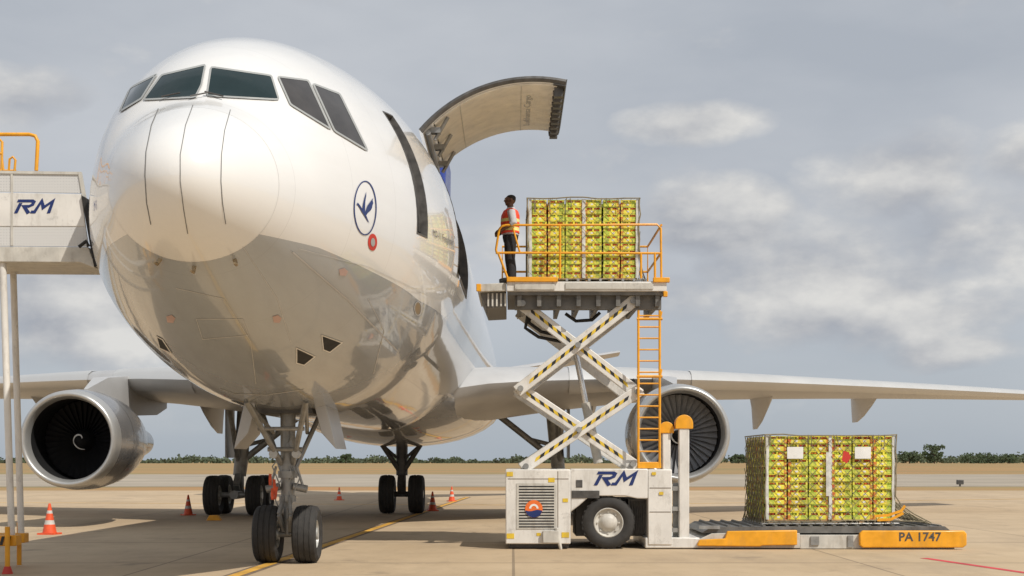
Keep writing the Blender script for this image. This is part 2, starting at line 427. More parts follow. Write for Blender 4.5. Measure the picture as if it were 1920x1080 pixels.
rad = loft(s_r); tipcap(rad); rad.build('nose_radome', M['radome'], plane, ang=180)
full = loft(s_r+s_f[1:]); tipcap(full); bvh = BVHTree.FromPolygons(full.v, full.f)
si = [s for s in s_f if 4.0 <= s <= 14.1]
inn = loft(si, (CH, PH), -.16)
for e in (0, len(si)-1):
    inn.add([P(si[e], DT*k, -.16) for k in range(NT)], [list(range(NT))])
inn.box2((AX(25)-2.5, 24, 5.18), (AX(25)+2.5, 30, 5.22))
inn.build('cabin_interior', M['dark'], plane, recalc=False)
def jamb(hole, w, name, m):
    a, c, p, q = hole; b = MB(); path = []
    n = 12
    path += [(a, p+(q-p)*k/n) for k in range(n)]+[(a+(c-a)*k/3, q) for k in range(3)]+[(c, q-(q-p)*k/n) for k in range(n)]+[(c-(c-a)*k/3, p) for k in range(3)]
    o = [P(s, t, .006) for s, t in path]; i = [P(s, t, -.17) for s, t in path]
    wide = []
    for s, t in path:
        ds = w if s >= c-1e-4 else (-w if s <= a+1e-4 else 0); dt = (w/3*57.3)*(1 if t >= q-1e-3 else (-1 if t <= p+1e-3 else 0))
        wide.append(P(s+ds, t+dt, .006))
    m_ = len(path); b.add(o+i+wide, [(k, (k+1) % m_, (k+1) % m_+m_, k+m_) for k in range(m_)]+[(k, (k+1) % m_, (k+1) % m_+2*m_, k+2*m_) for k in range(m_)])
    return b.build(name, m, plane, recalc=False)
jamb(CH, .07, 'cargo_opening_frame', M['strut_dark']); jamb(PH, .035, 'entry_opening_frame', M['strut_dark'])
eb = MB(); th0 = [52.5+k*2.85 for k in range(15)]
eb.add([P(s, t, -.10) for s in (5.34, 5.48) for t in th0], [(k, k+1, 15+k+1, 15+k) for k in range(14)])
eb.build('entry_door', M['strut_dark'], plane)
def hit(x, y, off=0.):
    dr = Vector(((x-CX)/F, 1, (HY-y)/F)).normalized()
    loc, nn, i, ds = bvh.ray_cast(CAM, dr)
    if loc is None:
        loc, nn, i, ds = bvh.find_nearest(CAM+dr*21)
    if nn.dot(dr) > 0: nn = -nn
    return loc+nn*off
def drape_poly(b, poly, off=.006, rounds=4, mi=0):
    bm = bmesh.new(); bm.faces.new([bm.verts.new((x, y, 0)) for x, y in poly]); bmesh.ops.triangulate(bm, faces=bm.faces)
    for _ in range(rounds): bmesh.ops.subdivide_edges(bm, edges=bm.edges[:], cuts=1, use_grid_fill=True)
    bmesh.ops.triangulate(bm, faces=bm.faces)
    bm.verts.ensure_lookup_table(); bm.verts.index_update()
    b.add([hit(v.co.x, v.co.y, off) for v in bm.verts], [[v.index for v in f.verts] for f in bm.faces], mi); bm.free()
def drape_line(b, pts, w, off=.006, closed=False, mi=0, step=6):
    v, f = ribbon2d([(p.x, p.y) for p in densify(pts, step, closed)], w, closed)
    b.add([hit(p.x, p.y, off) for p in v], f, mi)
def smooth_poly(poly, k=.16):
    out = []; n = len(poly)
    for i in range(n):
        p = Vector(poly[i]); a = Vector(poly[i-1]); c = Vector(poly[(i+1) % n])
        q0 = p.lerp(a, k); q1 = p.lerp(c, k)
        out += [q0, q0.lerp(p, .55).lerp(q1.lerp(p, .55), .5), q1]
    return [(v.x, v.y) for v in out]
panes = [([(270,188),(304,142),(385,123),(378,160),(366,184)], 'glass'), ([(388,181),(396,127),(508,143),(522,188)], 'glass'),
         ([(521,145),(577,152),(619,243),(544,197)], 'sideglass'), ([(586,158),(636,177),(688,283),(626,246)], 'sideglass'),
         ([(226,210),(245,166),(294,141),(266,186)], 'glass')]
for poly, m in panes:
    sp_ = smooth_poly(poly, .06)
    b = MB(); drape_poly(b, sp_, .012, 4); w = b.build('windshield_pane', M[m], plane, ang=80)
    b = MB(); drape_line(b, sp_, 3.2, .015, True); b.build('pane_frame', M['frame'], w)
b = MB()
for x in (300, 352): b.tube([hit(x+40, 180, .05), hit(x+6, 187, .05)], .010, 6)
b.tube([hit(385, 178, .05), hit(418, 187, .05)], .012, 6)
b.split('wiper', M['strut_dark'], plane)
for pts in ([(297,204),(284,235),(274,285),(272,330),(275,380),(283,421)], [(362,197),(348,235),(338,290),(338,340),(344,390),(352,438)], [(432,206),(421,245),(415,290),(414,340),(417,380),(423,420)]):
    b = MB(); drape_line(b, pts, 1.5, .005); b.build('lightning_strip', M['line'], plane)
b = MB(); k = 96
b.add([P(RS-.002, 360*i/k, .003) for i in range(k)]+[P(RS+.002, 360*i/k, .003) for i in range(k)], [(i, (i+1) % k, (i+1) % k+k, i+k) for i in range(k)])
b.build('radome_seam', M['softline'], plane)
b = MB()
el = [(684+20.5*math.cos(2*math.pi*i/48), 390+50*math.sin(2*math.pi*i/48)) for i in range(48)]
drape_line(b, el, 2.2, .008, True); em = b.build('emblem_ring', M['blue'], plane)
b = MB()
for poly in ([(-.95,.14),(-.80,.22),(-.58,.12),(-.30,-.04),(-.04,-.16),(.10,-.30),(.44,-.62),(.26,-.54),(-.06,-.34),(-.34,-.18),(-.60,.0),(-.78,.11)],
             [(-.30,-.04),(-.26,.14),(-.10,.40),(.10,.66),(.10,.50),(.0,.26),(-.04,-.16)],
             [(-.04,-.16),(.24,.10),(.86,.42),(.78,.30),(.36,.05),(.86,.20),(.76,.10),(.34,-.08),(.72,.0),(.58,-.09),(.26,-.20),(.10,-.30)]):
    drape_poly(b, [(684+17.5*u, 390-46*v) for u, v in poly], .009, 1)
b.build('crane_emblem', M['blue'], em)
b = MB(); el = [(698+8.5*math.cos(2*math.pi*i/32), 454+16*math.sin(2*math.pi*i/32)) for i in range(32)]
drape_poly(b, el, .007, 2, 0); rp_ = b.build('port_marking', M['red'], plane)
b = MB(); drape_poly(b, [(698+4*math.cos(2*math.pi*i/24), 454+8*math.sin(2*math.pi*i/24)) for i in range(24)], .012, 2, 0); b.build('port_cap', M['frame'], rp_)
vs, fs = text2d('MD-11 Freighter', 0, 0)
b = MB(); b.add([hit(811+38*v.x, 447+18*v.x-17*v.y, .012) for v in vs], fs); b.build('type_lettering', M['letter'], plane, recalc=False)
vs, fs = text2d('Lufthansa Cargo', 0, .01)
b = MB(); b.add([P(12.9+13*v.x, 62-16*v.y, .008) for v in vs], fs); b.build('airline_lettering', M['blue'], plane)
for x, y in ((320, 598), (519, 598), (643, 510)):
    b = MB(); drape_poly(b, [(x-8, y-5), (x+2, y-8), (x+9, y-2), (x+5, y+7), (x-6, y+6)], .006, 1); b.build('rescue_marking', M['pink'], plane)
for poly in ([(294,630),(305,636),(322,662),(300,652)], [(556,652),(590,668),(570,684),(556,680)], [(603,628),(641,642),(618,660),(606,655)]):
    b = MB(); drape_poly(b, poly, .006, 2, 0); vent = b.build('belly_vent', M['dark'], plane)
    b = MB(); drape_line(b, poly, 2.0, .009, True); b.build('vent_rim', M['white'], vent)
b = MB(); drape_poly(b, [(783+5*math.cos(i*.314), 578+11*math.sin(i*.314)) for i in range(20)], .007, 1); prt = b.build('drain_port', M['brass'], plane)
b = MB(); drape_line(b, [(783+6.5*math.cos(i*.314), 578+12.5*math.sin(i*.314)) for i in range(20)], 1.6, .010, True); b.build('port_rim', M['softline'], prt)
for x, y in ((300, 486), (364, 500), (440, 487)):
    b = MB(); p = hit(x, y, 0); q = hit(x, y, .08); b.tube([p, q, q+Vector((0, -.14, 0))], [.028, .024, .014], 8); b.build('air_probe', M['brass'], plane)
for pts in ([(545,470),(650,560),(745,658)], [(560,466),(690,500),(800,552)], [(368,598),(455,598),(466,628),(380,636),(368,598)], [(412,728),(440,738),(500,740),(570,730)], [(690,560),(720,620),(700,700)], [(330,540),(420,560),(470,640),(480,720)],
            [(455,462),(520,560),(545,640)]):
    b = MB(); drape_line(b, pts, 1.1, .004); b.build('skin_seam', M['softline'], plane)
b = MB(); drape_line(b, [(548,472),(652,562),(747,660)], 3, .012); b.build('chafe_strip', M['grey_metal'], plane)

# cargo door
D1, D2 = 25.2, 28.8
A = Vector((wp(785, 243, D1).x, wp(785, 243, D1).z)); B = Vector((wp(1062, 150, D1).x, wp(1062, 150, D1).z))
ch = (B-A); L = ch.length; rr = 2.75; mid = (A+B)/2; nrm = Vector((-ch.y, ch.x)).normalized(); cc = mid-nrm*math.sqrt(rr*rr-L*L/4)
a0 = math.atan2(A.y-cc.y, A.x-cc.x); a1 = math.atan2(B.y-cc.y, B.x-cc.x)
NA = 20
def darc(t, r, D): a = a0+(a1-a0)*t; return Vector((cc.x+r*math.cos(a), D, cc.y+r*math.sin(a)))
b = MB(); rg = []
for i in range(NA+1):
    t = i/NA; rg.append([darc(t, rr, D1), darc(t, rr, D2), darc(t, rr-.10, D2), darc(t, rr-.10, D1)])
b.rings(rg); door = b.build('cargo_door', M['radome'], plane, ang=30)
b = MB(); rg = [[darc(i/NA, rr-.104, D1+.08), darc(i/NA, rr-.104, D2-.08), darc(i/NA, rr-.13, D2-.08), darc(i/NA, rr-.13, D1+.08)] for i in range(2, NA)]
b.rings(rg); b.build('door_lining', M['beige'], door, ang=30)
b = MB()
for D in (D1-.012, D2+.012): b.tube([darc(i/NA, rr-.05, D) for i in range(NA+1)], .055, 6)
b.split('door_seal', M['strut_dark'], door)
b = MB()
for t in (.30, .72): b.rings([[darc(t-.003, rr-.131, D), darc(t+.003, rr-.131, D), darc(t+.003, rr-.137, D), darc(t-.003, rr-.137, D)] for D in (D1+.1, D2-.1)])
b.split('lining_rib', M['offwhite'], door)
b = MB(); b.rings([[darc(.925, rr-.12, D), darc(1.005, rr-.12, D), darc(1.005, rr+.01, D), darc(.925, rr-.10, D)] for D in (D1-.03, D2+.03)]); b.build('latch_beam', M['strut_dark'], door)
for i in range(9):
    b = MB(); D = D1+.2+i*.4; b.box(darc(.965, rr-.19, D), (.16, .16, .20)); b.tube([darc(.93, rr-.22, D), darc(1.0, rr-.16, D)], .045, 6); b.build('door_latch', M['strut_dark'], door)
for D in (D1+.25, D1+1.6, D2-.5):
    b = MB(); b.tube([darc(.03, rr-.30, D), darc(.20, rr-.15, D)], .035, 8); b.box(darc(.07, rr-.17, D), (.25, .18, .10)); b.build('hinge_actuator', M['strut'], door)
b = MB(); b.tube([darc(.03, rr-.14, D1+.1), darc(.03, rr-.14, D2-.1)], .05, 8); b.build('hinge_tube', M['strut'], door)
vs, fs = text2d('Lufthansa Cargo')
b = MB(); b.add([darc(.80-.06*v.y, rr-.137, D2-.5-2.3*v.x) for v in vs], fs); b.build('door_lettering', M['frame'], door)

# wings
def foil(n=13):
    up = []; lo = []
    for i in range(n):
        x = .5*(1-math.cos(math.pi*i/(n-1)))
        t = 5*(.2969*math.sqrt(x)-.126*x-.3516*x*x+.2843*x**3-.1036*x**4)
        up.append((x, t*.55)); lo.append((x, -t*.45))
    return up+lo[-2:0:-1]
FO = foil()
def wring(st, sg, idx=None, out=0.):
    rel, le, chd, zl, zt, th = st; r = []
    for x, t in ([FO[i] for i in idx] if idx else FO):
        dz = out*(1 if t > 0 else (-1 if t < 0 else 0)); dy = -out if t == 0 and x < .01 else 0
        r.append(Vector((AX(le)+sg*rel, le+chd*x+dy, zl+(zt-zl)*x+t*th*2+dz)))
    return r
def wing(st, sg, name, m, parent=plane):
    b = MB(); b.rings([wring(s_, sg) for s_ in st]); return b.build(name, m, parent, ang=50)
WS0 = [(2.2,37.6,11.4,3.75,3.25,1.5),(3.2,38.6,10.8,3.95,3.35,1.35),(5.5,40.3,9.2,4.15,3.65,1.1),(8.4,42.4,7.6,4.30,3.95,.86),(14,46.4,5.8,4.36,4.15,.6),(20,50.7,4.3,4.37,4.28,.44),(24.5,54,2.9,4.36,4.32,.30)]
fw = [pchip([s_[0] for s_ in WS0], [s_[k] for s_ in WS0]) for k in range(1, 6)]
RW = [2.2, 3.2, 4.0, 4.8, 5.5, 6.3, 7.3, 8.4]+[8.4+1.0*k for k in range(1, 17)]
WS = [(r,)+tuple(f(r) for f in fw) for r in RW]
for sg in (1, -1):
    w = wing(WS, sg, 'wing', M['grey_metal'])
    idx = [3, 2, 1, 0, len(FO)-1, len(FO)-2]
    for a_, c_ in ((4, 7), (8, len(WS)-1)):
        rg = [wring(WS[i], sg, idx, .03) for i in range(a_, c_+1)]; n = 6
        b = MB(); b.add([v for r in rg for v in r], [(i*n+k, i*n+k+1, (i+1)*n+k+1, (i+1)*n+k) for i in range(len(rg)-1) for k in range(n-1)])
        b.build('leading_edge_slat', M['slat'], w, ang=60)
    for rel, Dm, ztop, zbot, wd in ((6.4, 47.4, 3.9, 2.75, .30), (12.6, 49.6, 4.2, 2.95, .33), (17.1, 53.2, 4.3, 3.3, .28)):
        b = MB(); rg = []
        for k, (f, zz, ww) in enumerate(((-2.6, .12, .25), (-1.6, .45, .8), (-.4, .8, 1.), (.6, 1., .8), (1.3, 1.0, .25))):
            zb = ztop-(ztop-zbot)*zz
            rg.append([Vector((AX(Dm)+sg*rel+wd*ww*sx, Dm+f, z)) for sx, z in ((-1, ztop), (1, ztop), (.55, zb+(ztop-zb)*.45), (.12, zb), (-.12, zb), (-.55, zb+(ztop-zb)*.45))])
        b.rings(rg); b.build('flap_fairing', M['grey_metal'], w)
b = MB(); rg = []
for k in range(25):
    t = k/24; D = 34.5+27*t-1; e = math.sin(math.pi*min(max(t, .003), .997))**.55
    rg.append([Vector((AX(D)+3.42*e*math.sin(2*math.pi*i/32), D, 3.65+1.38*e*math.cos(2*math.pi*i/32))) for i in range(32)])
b.rings(rg); b.build('belly_fairing', mat('fairing_paint', (.385, .40, .415), .25, .12, .06, 1., 0, .8, .03), plane, ang=60)
b = MB(); b.prism([(AX(70)-.28, 62, 8.3), (AX(70)-.28, 72.5, 8.3), (AX(70)-.28, 75, 17.5), (AX(70)-.28, 70.5, 17.5)], (.56, 0, 0)); b.build('tail_fin', M['tailblue'], plane, bevel=.12)
for sg in (1, -1): wing([(.5,62.5,7.5,5.4,5.4,.5),(9.0,69.5,3,7.25,7.25,.26)], sg, 'tailplane', M['grey_metal'])
# engines
for sg, ex, ez in ((1, wp(1279, 813, 37).x, 2.53), (-1, wp(126, 823, 37).x, 2.38)):
    o = Vector((ex, 37, ez)); b = MB()
    b.lathe([(.42,1.335),(.9,1.375),(1.8,1.38),(2.8,1.30),(3.7,1.15),(4.2,1.04),(4.2,.94)], o, 'Y', 56)
    b.lathe([(4.0,.85),(5.2,.74),(6.6,.52),(7.4,.40),(8.2,.05)], o, 'Y', 32)
    nac = b.build('engine_nacelle', M['nacelle'], plane, ang=50)
    for y, r in ((1.5, 1.382), (2.8, 1.304)):
        b = MB(); b.lathe([(y, r), (y+.02, r)], o, 'Y', 56); b.build('cowl_seam', M['strut_dark'], nac)
    b = MB(); b.lathe([(.42,1.335),(.2,1.315),(.07,1.28),(.01,1.24),(0,1.20),(.02,1.165),(.08,1.135),(.20,1.105),(.34,1.09)], o, 'Y', 56); b.build('intake_lip', M['lip'], nac, ang=80)
    b = MB(); b.lathe([(.34,1.09),(.7,1.095),(1.2,1.12),(1.9,1.12)], o, 'Y', 48); b.lathe([(1.9,1.12),(1.9,.05)], o, 'Y', 48); b.build('intake_duct', M['duct'], nac)
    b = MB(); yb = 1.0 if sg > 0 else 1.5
    for k in range(36):
        a = 2*math.pi*k/36; vs = []
        for i in range(5):
            r = .30+.78*i/4; tw = R(25+35*i/4); hw = .075+.045*i/4
            for q in (-1, 1):
                dx = q*hw*math.sin(tw); dy = q*hw*math.cos(tw)
                c, s_ = math.cos(a), math.sin(a)
                vs.append(o+Vector((r*c-dx*s_, yb+dy, r*s_+dx*c)))
        b.add(vs, [(2*i, 2*i+1, 2*i+3, 2*i+2) for i in range(4)])
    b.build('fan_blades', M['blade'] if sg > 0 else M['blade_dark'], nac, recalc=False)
    b = MB(); ys = yb-.5; b.lathe([(ys,.01),(ys+.03,.07),(ys+.18,.20),(ys+.38,.29),(ys+.58,.33)], o, 'Y', 32); b.build('spinner', M['spin'], nac)
    b = MB(); vs = []
    for i in range(26):
        t = i/25; a = .4+t*4.6; y = ys+.035+.25*t; r = .075+.19*t+.006; p = o+Vector((math.cos(a)*r, y-.014, math.sin(a)*r)); w_ = .010+.024*math.sin(math.pi*t)
        rad_ = Vector((p.x-o.x, 0, p.z-o.z)).normalized(); tdir = Vector((rad_.x*.7, .55, rad_.z*.7)).normalized(); vs += [p-tdir*w_, p+tdir*w_]
    b.add(vs, [(2*i, 2*i+1, 2*i+3, 2*i+2) for i in range(25)]); b.build('spinner_spiral', M['paper'], nac, recalc=False)
    b = MB(); rg = []
    for D, zt, zb, wd in ((38.6, ez+1.42, ez+1.25, .05), (40, 4.20, ez+1.10, .22), (42.5, 4.4, ez+.8, .26), (45.5, 4.0, 3.3, .22), (47.5, 3.8, 3.6, .05)):
        rg.append([Vector((ex-wd, D, zb)), Vector((ex+wd, D, zb)), Vector((ex+wd, D, zt)), Vector((ex-wd, D, zt))])
    b.rings(rg); b.build('engine_pylon', M['grey_metal'], plane)
# gear
def wheel(o, r, w, name, parent, rimr=.5):
    b = MB(); q = w/2
    b.lathe([(-q*.75, r*rimr),(-q*.95, r*.72),(-q, r*.84),(-q*.85, r*.95),(-q*.5, r*.992),(-q*.47, r*.97),(-q*.43, r*.97),(-q*.4, r*.996),(-q*.08, r),(-q*.05, r*.975),(q*.05, r*.975),(q*.08, r),(q*.4, r*.996),(q*.43, r*.97),(q*.47, r*.97),(q*.5, r*.992),(q*.85, r*.95),(q, r*.84),(q*.95, r*.72),(q*.75, r*rimr)], o, 'X', 40, 0)
    for sg in (-1, 1):
        b.lathe([(sg*q*.75, r*rimr),(sg*q*.80, r*rimr*.95),(sg*q*.45, r*rimr*.8),(sg*q*.45, r*.22),(sg*q*.9, r*.2),(sg*q*.9, .005)], o, 'X', 28, 1)
    return b.build(name, [M['tyre'], M['rim']], parent, ang=35)
D = 24.5; x0 = AX(D)
b = MB(); V = lambda x, y, z: Vector((x0+x, D+y, z))
b.tube([V(0,.05,3.0), V(0,0,1.55), V(0,0,1.12)], [.14,.125,.12], 16); b.tube([V(0,0,1.2), V(0,0,.5)], .075, 14)
b.tube([V(-.42,0,.508), V(.42,0,.508)], .06, 10); b.tube([V(0,0,1.62), V(0,0,1.5)], .17, 14); b.tube([V(0,0,1.18), V(0,0,1.08)], .15, 14)
for q in (-1, 1):
    b.beam(V(q*.05,-.13,1.15), V(q*.10,-.34,.86), .05, .09); b.beam(V(q*.10,-.34,.86), V(q*.05,-.1,.58), .05, .09)
    b.tube([V(q*.1,.05,1.6), V(q*.62,.5,2.9)], .045, 8); b.tube([V(q*.1,-.05,1.75), V(q*.5,-1.2,2.8)], .05, 8)
    b.tube([V(q*.12,-.1,1.35), V(q*.36,-.1,1.3)], .07, 10); b.tube([V(q*.3,-.1,1.3), V(q*.18,-.14,1.7)], .025, 6)
    b.tube([V(q*.50,-1.2,2.8), V(q*.3,.3,2.3)], .035, 8)
b.tube([V(-.4,-.7,2.35), V(.4,-.7,2.35)], .035, 8); b.tube([V(-.3,-.3,2.0), V(.3,-.3,2.0)], .04, 8)
for zz in (.75, .95, 1.4, 2.1): b.tube([V(.0,-.09,zz), V(.1,-.14,zz+.12), V(.05,-.12,zz+.3)], .014, 5)
for q, z0_ in ((-1, 1.9), (1, 1.7), (-1, 1.45)): b.tube([V(q*.1,-.12,z0_), V(q*.24,-.18,z0_-.2), V(q*.12,-.16,z0_-.5)], .013, 5)
ng = b.build('nose_gear', M['strut'], plane)
for q in (-1, 1): wheel(V(q*.345,0,.508), .508, .43, 'nose_wheel', ng, .5)
for q in (-1, 1):
    b = MB(); b.lathe([(-.06,.001),(-.06,.075),(0,.085),(.1,.05),(.1,.001)], V(q*.2,-.28,1.92), 'Y', 16); b.build('taxi_light', M['rim'], ng)
for px, py, dx, l in ((506,888,0,.2),(513,898,1,.26),(518,912,-1,.22),(510,915,0,.2)):
    b = MB(); c = wp(px, py, D-.3); vs = []
    for i in range(6): z = -l*i/5; vs += [c+Vector((-.02+.02*dx*i/5, .012*math.sin(i*1.7), z)), c+Vector((.032+.03*dx*i/5, .012*math.cos(i*1.9), z-.01))]
    b.add(vs, [(2*i, 2*i+1, 2*i+3, 2*i+2) for i in range(5)]); b.build('warning_streamer', M['streamer'], ng, recalc=False)
b = MB(); b.prism([wp(582,735,24.2), wp(612,762,24.2), wp(630,842,24.2), wp(603,812,24.2)], (.03, 1.3, .0)); b.build('nose_gear_door', M['grey_metal'], plane, bevel=.01)
b = MB(); m_ = lambda p: Vector((2*x0-p.x, p.y, p.z)); b.prism([m_(wp(582,735,24.2)), m_(wp(612,762,24.2)), m_(wp(630,842,24.2)), m_(wp(603,812,24.2))], (-.03, 1.3, 0)); b.build('nose_gear_door', M['grey_metal'], plane, bevel=.01)
b = MB(); b.box2((x0-.48, 24.1, 2.63), (x0+.48, 25.7, 2.85)); b.build('gear_bay', M['strut_dark'], plane)
for sg in (1, -1):
    D = 46.5; x0 = AX(D)+sg*5.36; V = lambda x, y, z: Vector((x0+sg*x, D+y, z))
    b = MB(); b.tube([V(-.25,-.2,4.0), V(-.05,0,1.7), V(0,0,1.3)], [.26,.23,.22], 16); b.tube([V(0,0,1.4), V(0,0,.68)], .15, 14)
    b.tube([V(0,-.95,.68), V(0,.95,.68)], .15, 12)
    for y in (-.82, .82): b.tube([V(-.85,y,.68), V(.85,y,.68)], .09, 10)
    b.tube([V(-.1,0,1.8), V(-2.0,.1,3.3)], .11, 10); b.tube([V(-.1,.1,2.3), V(-1.1,.1,2.55)], .07, 8); b.tube([V(0,-.1,1.75), V(.05,-1.6,3.7)], .09, 8)
    b.beam(V(0,-.25,1.35), V(0,-.6,1.0), .2, .08); b.beam(V(0,-.6,1.0), V(0,-.3,.75), .2, .08)
    b.box(V(.3,-.1,2.8), (.06, 1.3, 1.8))
    mg = b.build('main_gear', M['strut'], plane)
    for y in (-.82, .82):
        for x in (-.69, .69): wheel(V(x,y,.66), .66, .50, 'main_wheel', mg, .5)
D = 47.5; x0 = AX(D); V = lambda x, y, z: Vector((x0+x, D+y, z))
b = MB(); b.tube([V(0,0,2.6), V(0,0,1.3)], .2, 14); b.tube([V(0,0,1.35), V(0,0,.6)], .14, 12); b.tube([V(-.6,0,.66), V(.6,0,.66)], .1, 10)
for q in (-1, 1): b.tube([V(q*.1,-.1,1.5), V(q*.75,-.3,2.5)], .09, 8); b.tube([V(q*.15,-.25,1.9), V(q*.6,-.3,2.3)], .05, 8)
b.beam(V(0,-.2,1.3), V(0,-.5,1.0), .25, .08); b.beam(V(0,-.5,1.0), V(0,-.2,.7), .25, .08)
cg = b.build('centre_gear', M['strut_dark'], plane)
for q in (-1, 1): wheel(V(q*.50,0,.66), .66, .52, 'main_wheel', cg, .5)

# ------------------------------------------------------------------ cargo loader
DN = 28.2
loader = thing('cargo_loader', 'white scissor lift cargo loader with yellow railings raised beside the jet', 'cargo loader', (wp(1100, 1000, DN).x, DN+1.5, 0))
b = MB()
b.pxbox(948, 880, 1070, 1020, DN, DN+2.9)
b.pxprism([(1070,879),(1215,879),(1215,935),(1195,935),(1172,930),(1106,930),(1086,948),(1070,960)], DN+.02, DN+.5)
b.pxbox(1070, 885, 1215, 925, DN+.5, DN+2.9)
b.pxbox(1215, 880, 1260, 1022, DN+.01, DN+.55); b.pxbox(1215, 905, 1260, 1022, DN+2.3, DN+2.9)
b.pxbox(1210, 1008, 1312, 1028, DN+.03, DN+2.9)
chassis = b.build('chassis', M['white'], loader, bevel=.02)
b = MB()
for pts in ([(1046,884),(1046,1016)], [(952,898),(1066,898)]):
    v, f = ribbon2d(pts, 1.4); b.add([wp(p.x, p.y, DN-.003) for p in v], f)
for pts in ([(1218,915),(1258,915)], [(1218,960),(1258,960)]):
    v, f = ribbon2d(pts, 1.4); b.add([wp(p.x, p.y, DN+.006) for p in v], f)
b.split('panel_joint', M['linedark'], loader, recalc=False)
b = MB(); b.pxbox(968, 906, 1044, 992, DN-.012, DN-.003, 0); fr = b.build('grille_panel', M['offwhite'], loader, bevel=.004)
b = MB()
for i in range(15):
    y = 911+i*5.4; p = wp(973, y, DN-.012); q = wp(1039, y+2.4, DN-.012); b.prism([(p.x, DN-.016, p.z), (q.x, DN-.016, p.z), (q.x, DN-.016, q.z), (p.x, DN-.016, q.z)], (0, .003, 0))
b.build('louvre_slots', M['dark'], fr)
c = wp(1001, 954, DN-.03)
b = MB(); n = 32
b.add([c+Vector((.178*math.cos(2*math.pi*i/n), 0, .178*math.sin(2*math.pi*i/n))) for i in range(n)], [list(range(n))])
lg = b.build('round_logo', M['orange2'], fr, recalc=False)
def wave(x): return -.035+.014*math.sin(x*20)
b = MB(); xs_ = [-.166+.332*i/20 for i in range(21)]
b.add([c+Vector((x, -.004, wave(x))) for x in xs_]+[c+Vector((x, -.004, min(wave(x)-.001, -math.sqrt(max(0, .176**2-x*x))))) for x in xs_], [(i, i+1, 22+i, 21+i) for i in range(20)])
b.build('logo_wave', M['blue'], fr, recalc=False)
b = MB(); n = 24; b.add([c+Vector((r*math.cos(math.pi*i/n), -.004, .005+r*math.sin(math.pi*i/n))) for r in (.055, .095) for i in range(n+1)], [(i, i+1, n+2+i, n+1+i) for i in range(n)]); b.build('logo_arc', M['paper'], fr, recalc=False)
b = MB(); v, f = place2d(logo_rm(), 1113, 881, 1197, 912, DN+.012); b.add(v, f); b.build('logo_lettering', M['blue'], loader, recalc=False)
b = MB(); b.pxbox(1072, 920, 1124, 934, DN+.005, DN+.018, 0); b.pxbox(1080, 900, 1092, 914, DN+.012, DN+.018, 0); b.split('name_plate', M['strut_dark'], loader)
b = MB()
for (x, y, s_) in ((956, 889, 6), (1034, 900, 6), (957, 1005, 7), (1060, 1003, 7), (1060, 938, 5), (1226, 888, 4), (1010, 1002, 4), (1240, 925, 4)):
    b.pxbox(x-s_, y-s_*.7, x+s_, y+s_*.7, DN-.008, DN-.003)
b.split('warning_sticker', M['stripe_y'], loader)
b = MB(); b.pxbox(1080, 935, 1212, 1005, DN+.75, DN+2.3); b.pxbox(955, 1018, 1066, 1027, DN+.2, DN+2.5); b.pxbox(1178, 936, 1212, 1000, DN+.35, DN+.7)
for i in range(6): b.tube([wp(1183+i*5, 940, DN+.33), wp(1187+i*4, 965, DN+.3), wp(1181+i*5, 1000, DN+.33)], .018, 5)
b.build('underbody', M['strut_dark'], loader)
b = MB(); b.tube([wp(1044,990,DN-.05), wp(1047,1010,DN-.05), wp(1052,1031,DN-.05)], [.05,.05,.03], 8); b.pxbox(1018, 995, 1048, 1018, DN-.1, DN-.004); b.build('step_bracket', M['offwhite'], loader, bevel=.01)
def lwheel(o):
    b = MB(); q = .2; prof = [(-q*.8, .30),(-q, .36),(-q, .46),(-q*.8, .52),(-q*.4, .54),(q*.4, .54),(q*.8, .52),(q, .46),(q, .36),(q*.8, .30)]
    b.lathe(prof, o, 'Y', 40)
    for k in range(28):
        a = 2*math.pi*k/28; c = o+Vector((math.cos(a)*.535, -.06, math.sin(a)*.535)); b.box(c, (.05, .2, .02), 0, Matrix.Rotation(-a+math.pi/2, 3, 'Y'))
    w = b.build('wheel', M['tyre'], loader)
    b = MB(); b.lathe([(-.16,.31),(-.17,.29),(-.11,.26),(-.09,.2),(-.13,.17),(-.17,.13),(-.19,.10),(-.19,.001)], o, 'Y', 32); b.lathe([(.16,.31),(.1,.2),(.1,.001)], o, 'Y', 24)
    for k in range(8): a = k*math.pi/4; b.tube([o+Vector((.22*math.cos(a), -.09, .22*math.sin(a))), o+Vector((.22*math.cos(a), -.13, .22*math.sin(a)))], .022, 6)
    b.build('hub', M['offwhite'], w)
c = wp(1140, 984, DN+.2); lwheel(Vector((c.x, DN+.22, .54))); lwheel(Vector((c.x, DN+2.6, .54)))
for x, y0, y1, DD, w in ((1250, 812, 884, DN+.2, 7.5), (1283, 802, 1026, DN+.08, 9.5)):
    b = MB(); b.pxbox(x-w, y0, x+w, y1, DD, DD+.2); b.pxbox(x-w*.55, y0-3, x+w*.55, y0, DD+.02, DD+.18); po = b.build('mast_post', M['white'], loader, bevel=.03)
    b = MB(); cc_ = wp(x, y0-8, DD); rr_ = (16.5 if x == 1283 else 13.5)/F*DD
    out = [Vector((cc_.x-rr_, DD-.02, cc_.z-rr_*.6)), Vector((cc_.x+rr_, DD-.02, cc_.z-rr_*.6))]+[Vector((cc_.x+rr_*math.cos(a*math.pi/10), DD-.02, cc_.z+rr_*math.sin(a*math.pi/10))) for a in range(11)]
    b.prism(out, (0, .26, 0)); b.build('mast_cap', M['yellow'], po, bevel=.01)
b = MB(); b.pxbox(1262, 905, 1272, 1008, DN+.3, DN+.36)
for y in (912, 950, 990): b.pxbox(1260, y, 1274, y+8, DN+.12, DN+.26)
b.build('mast_bracket', M['strut'], loader)
pivL = (976, 729); pivR = (1194, 735)
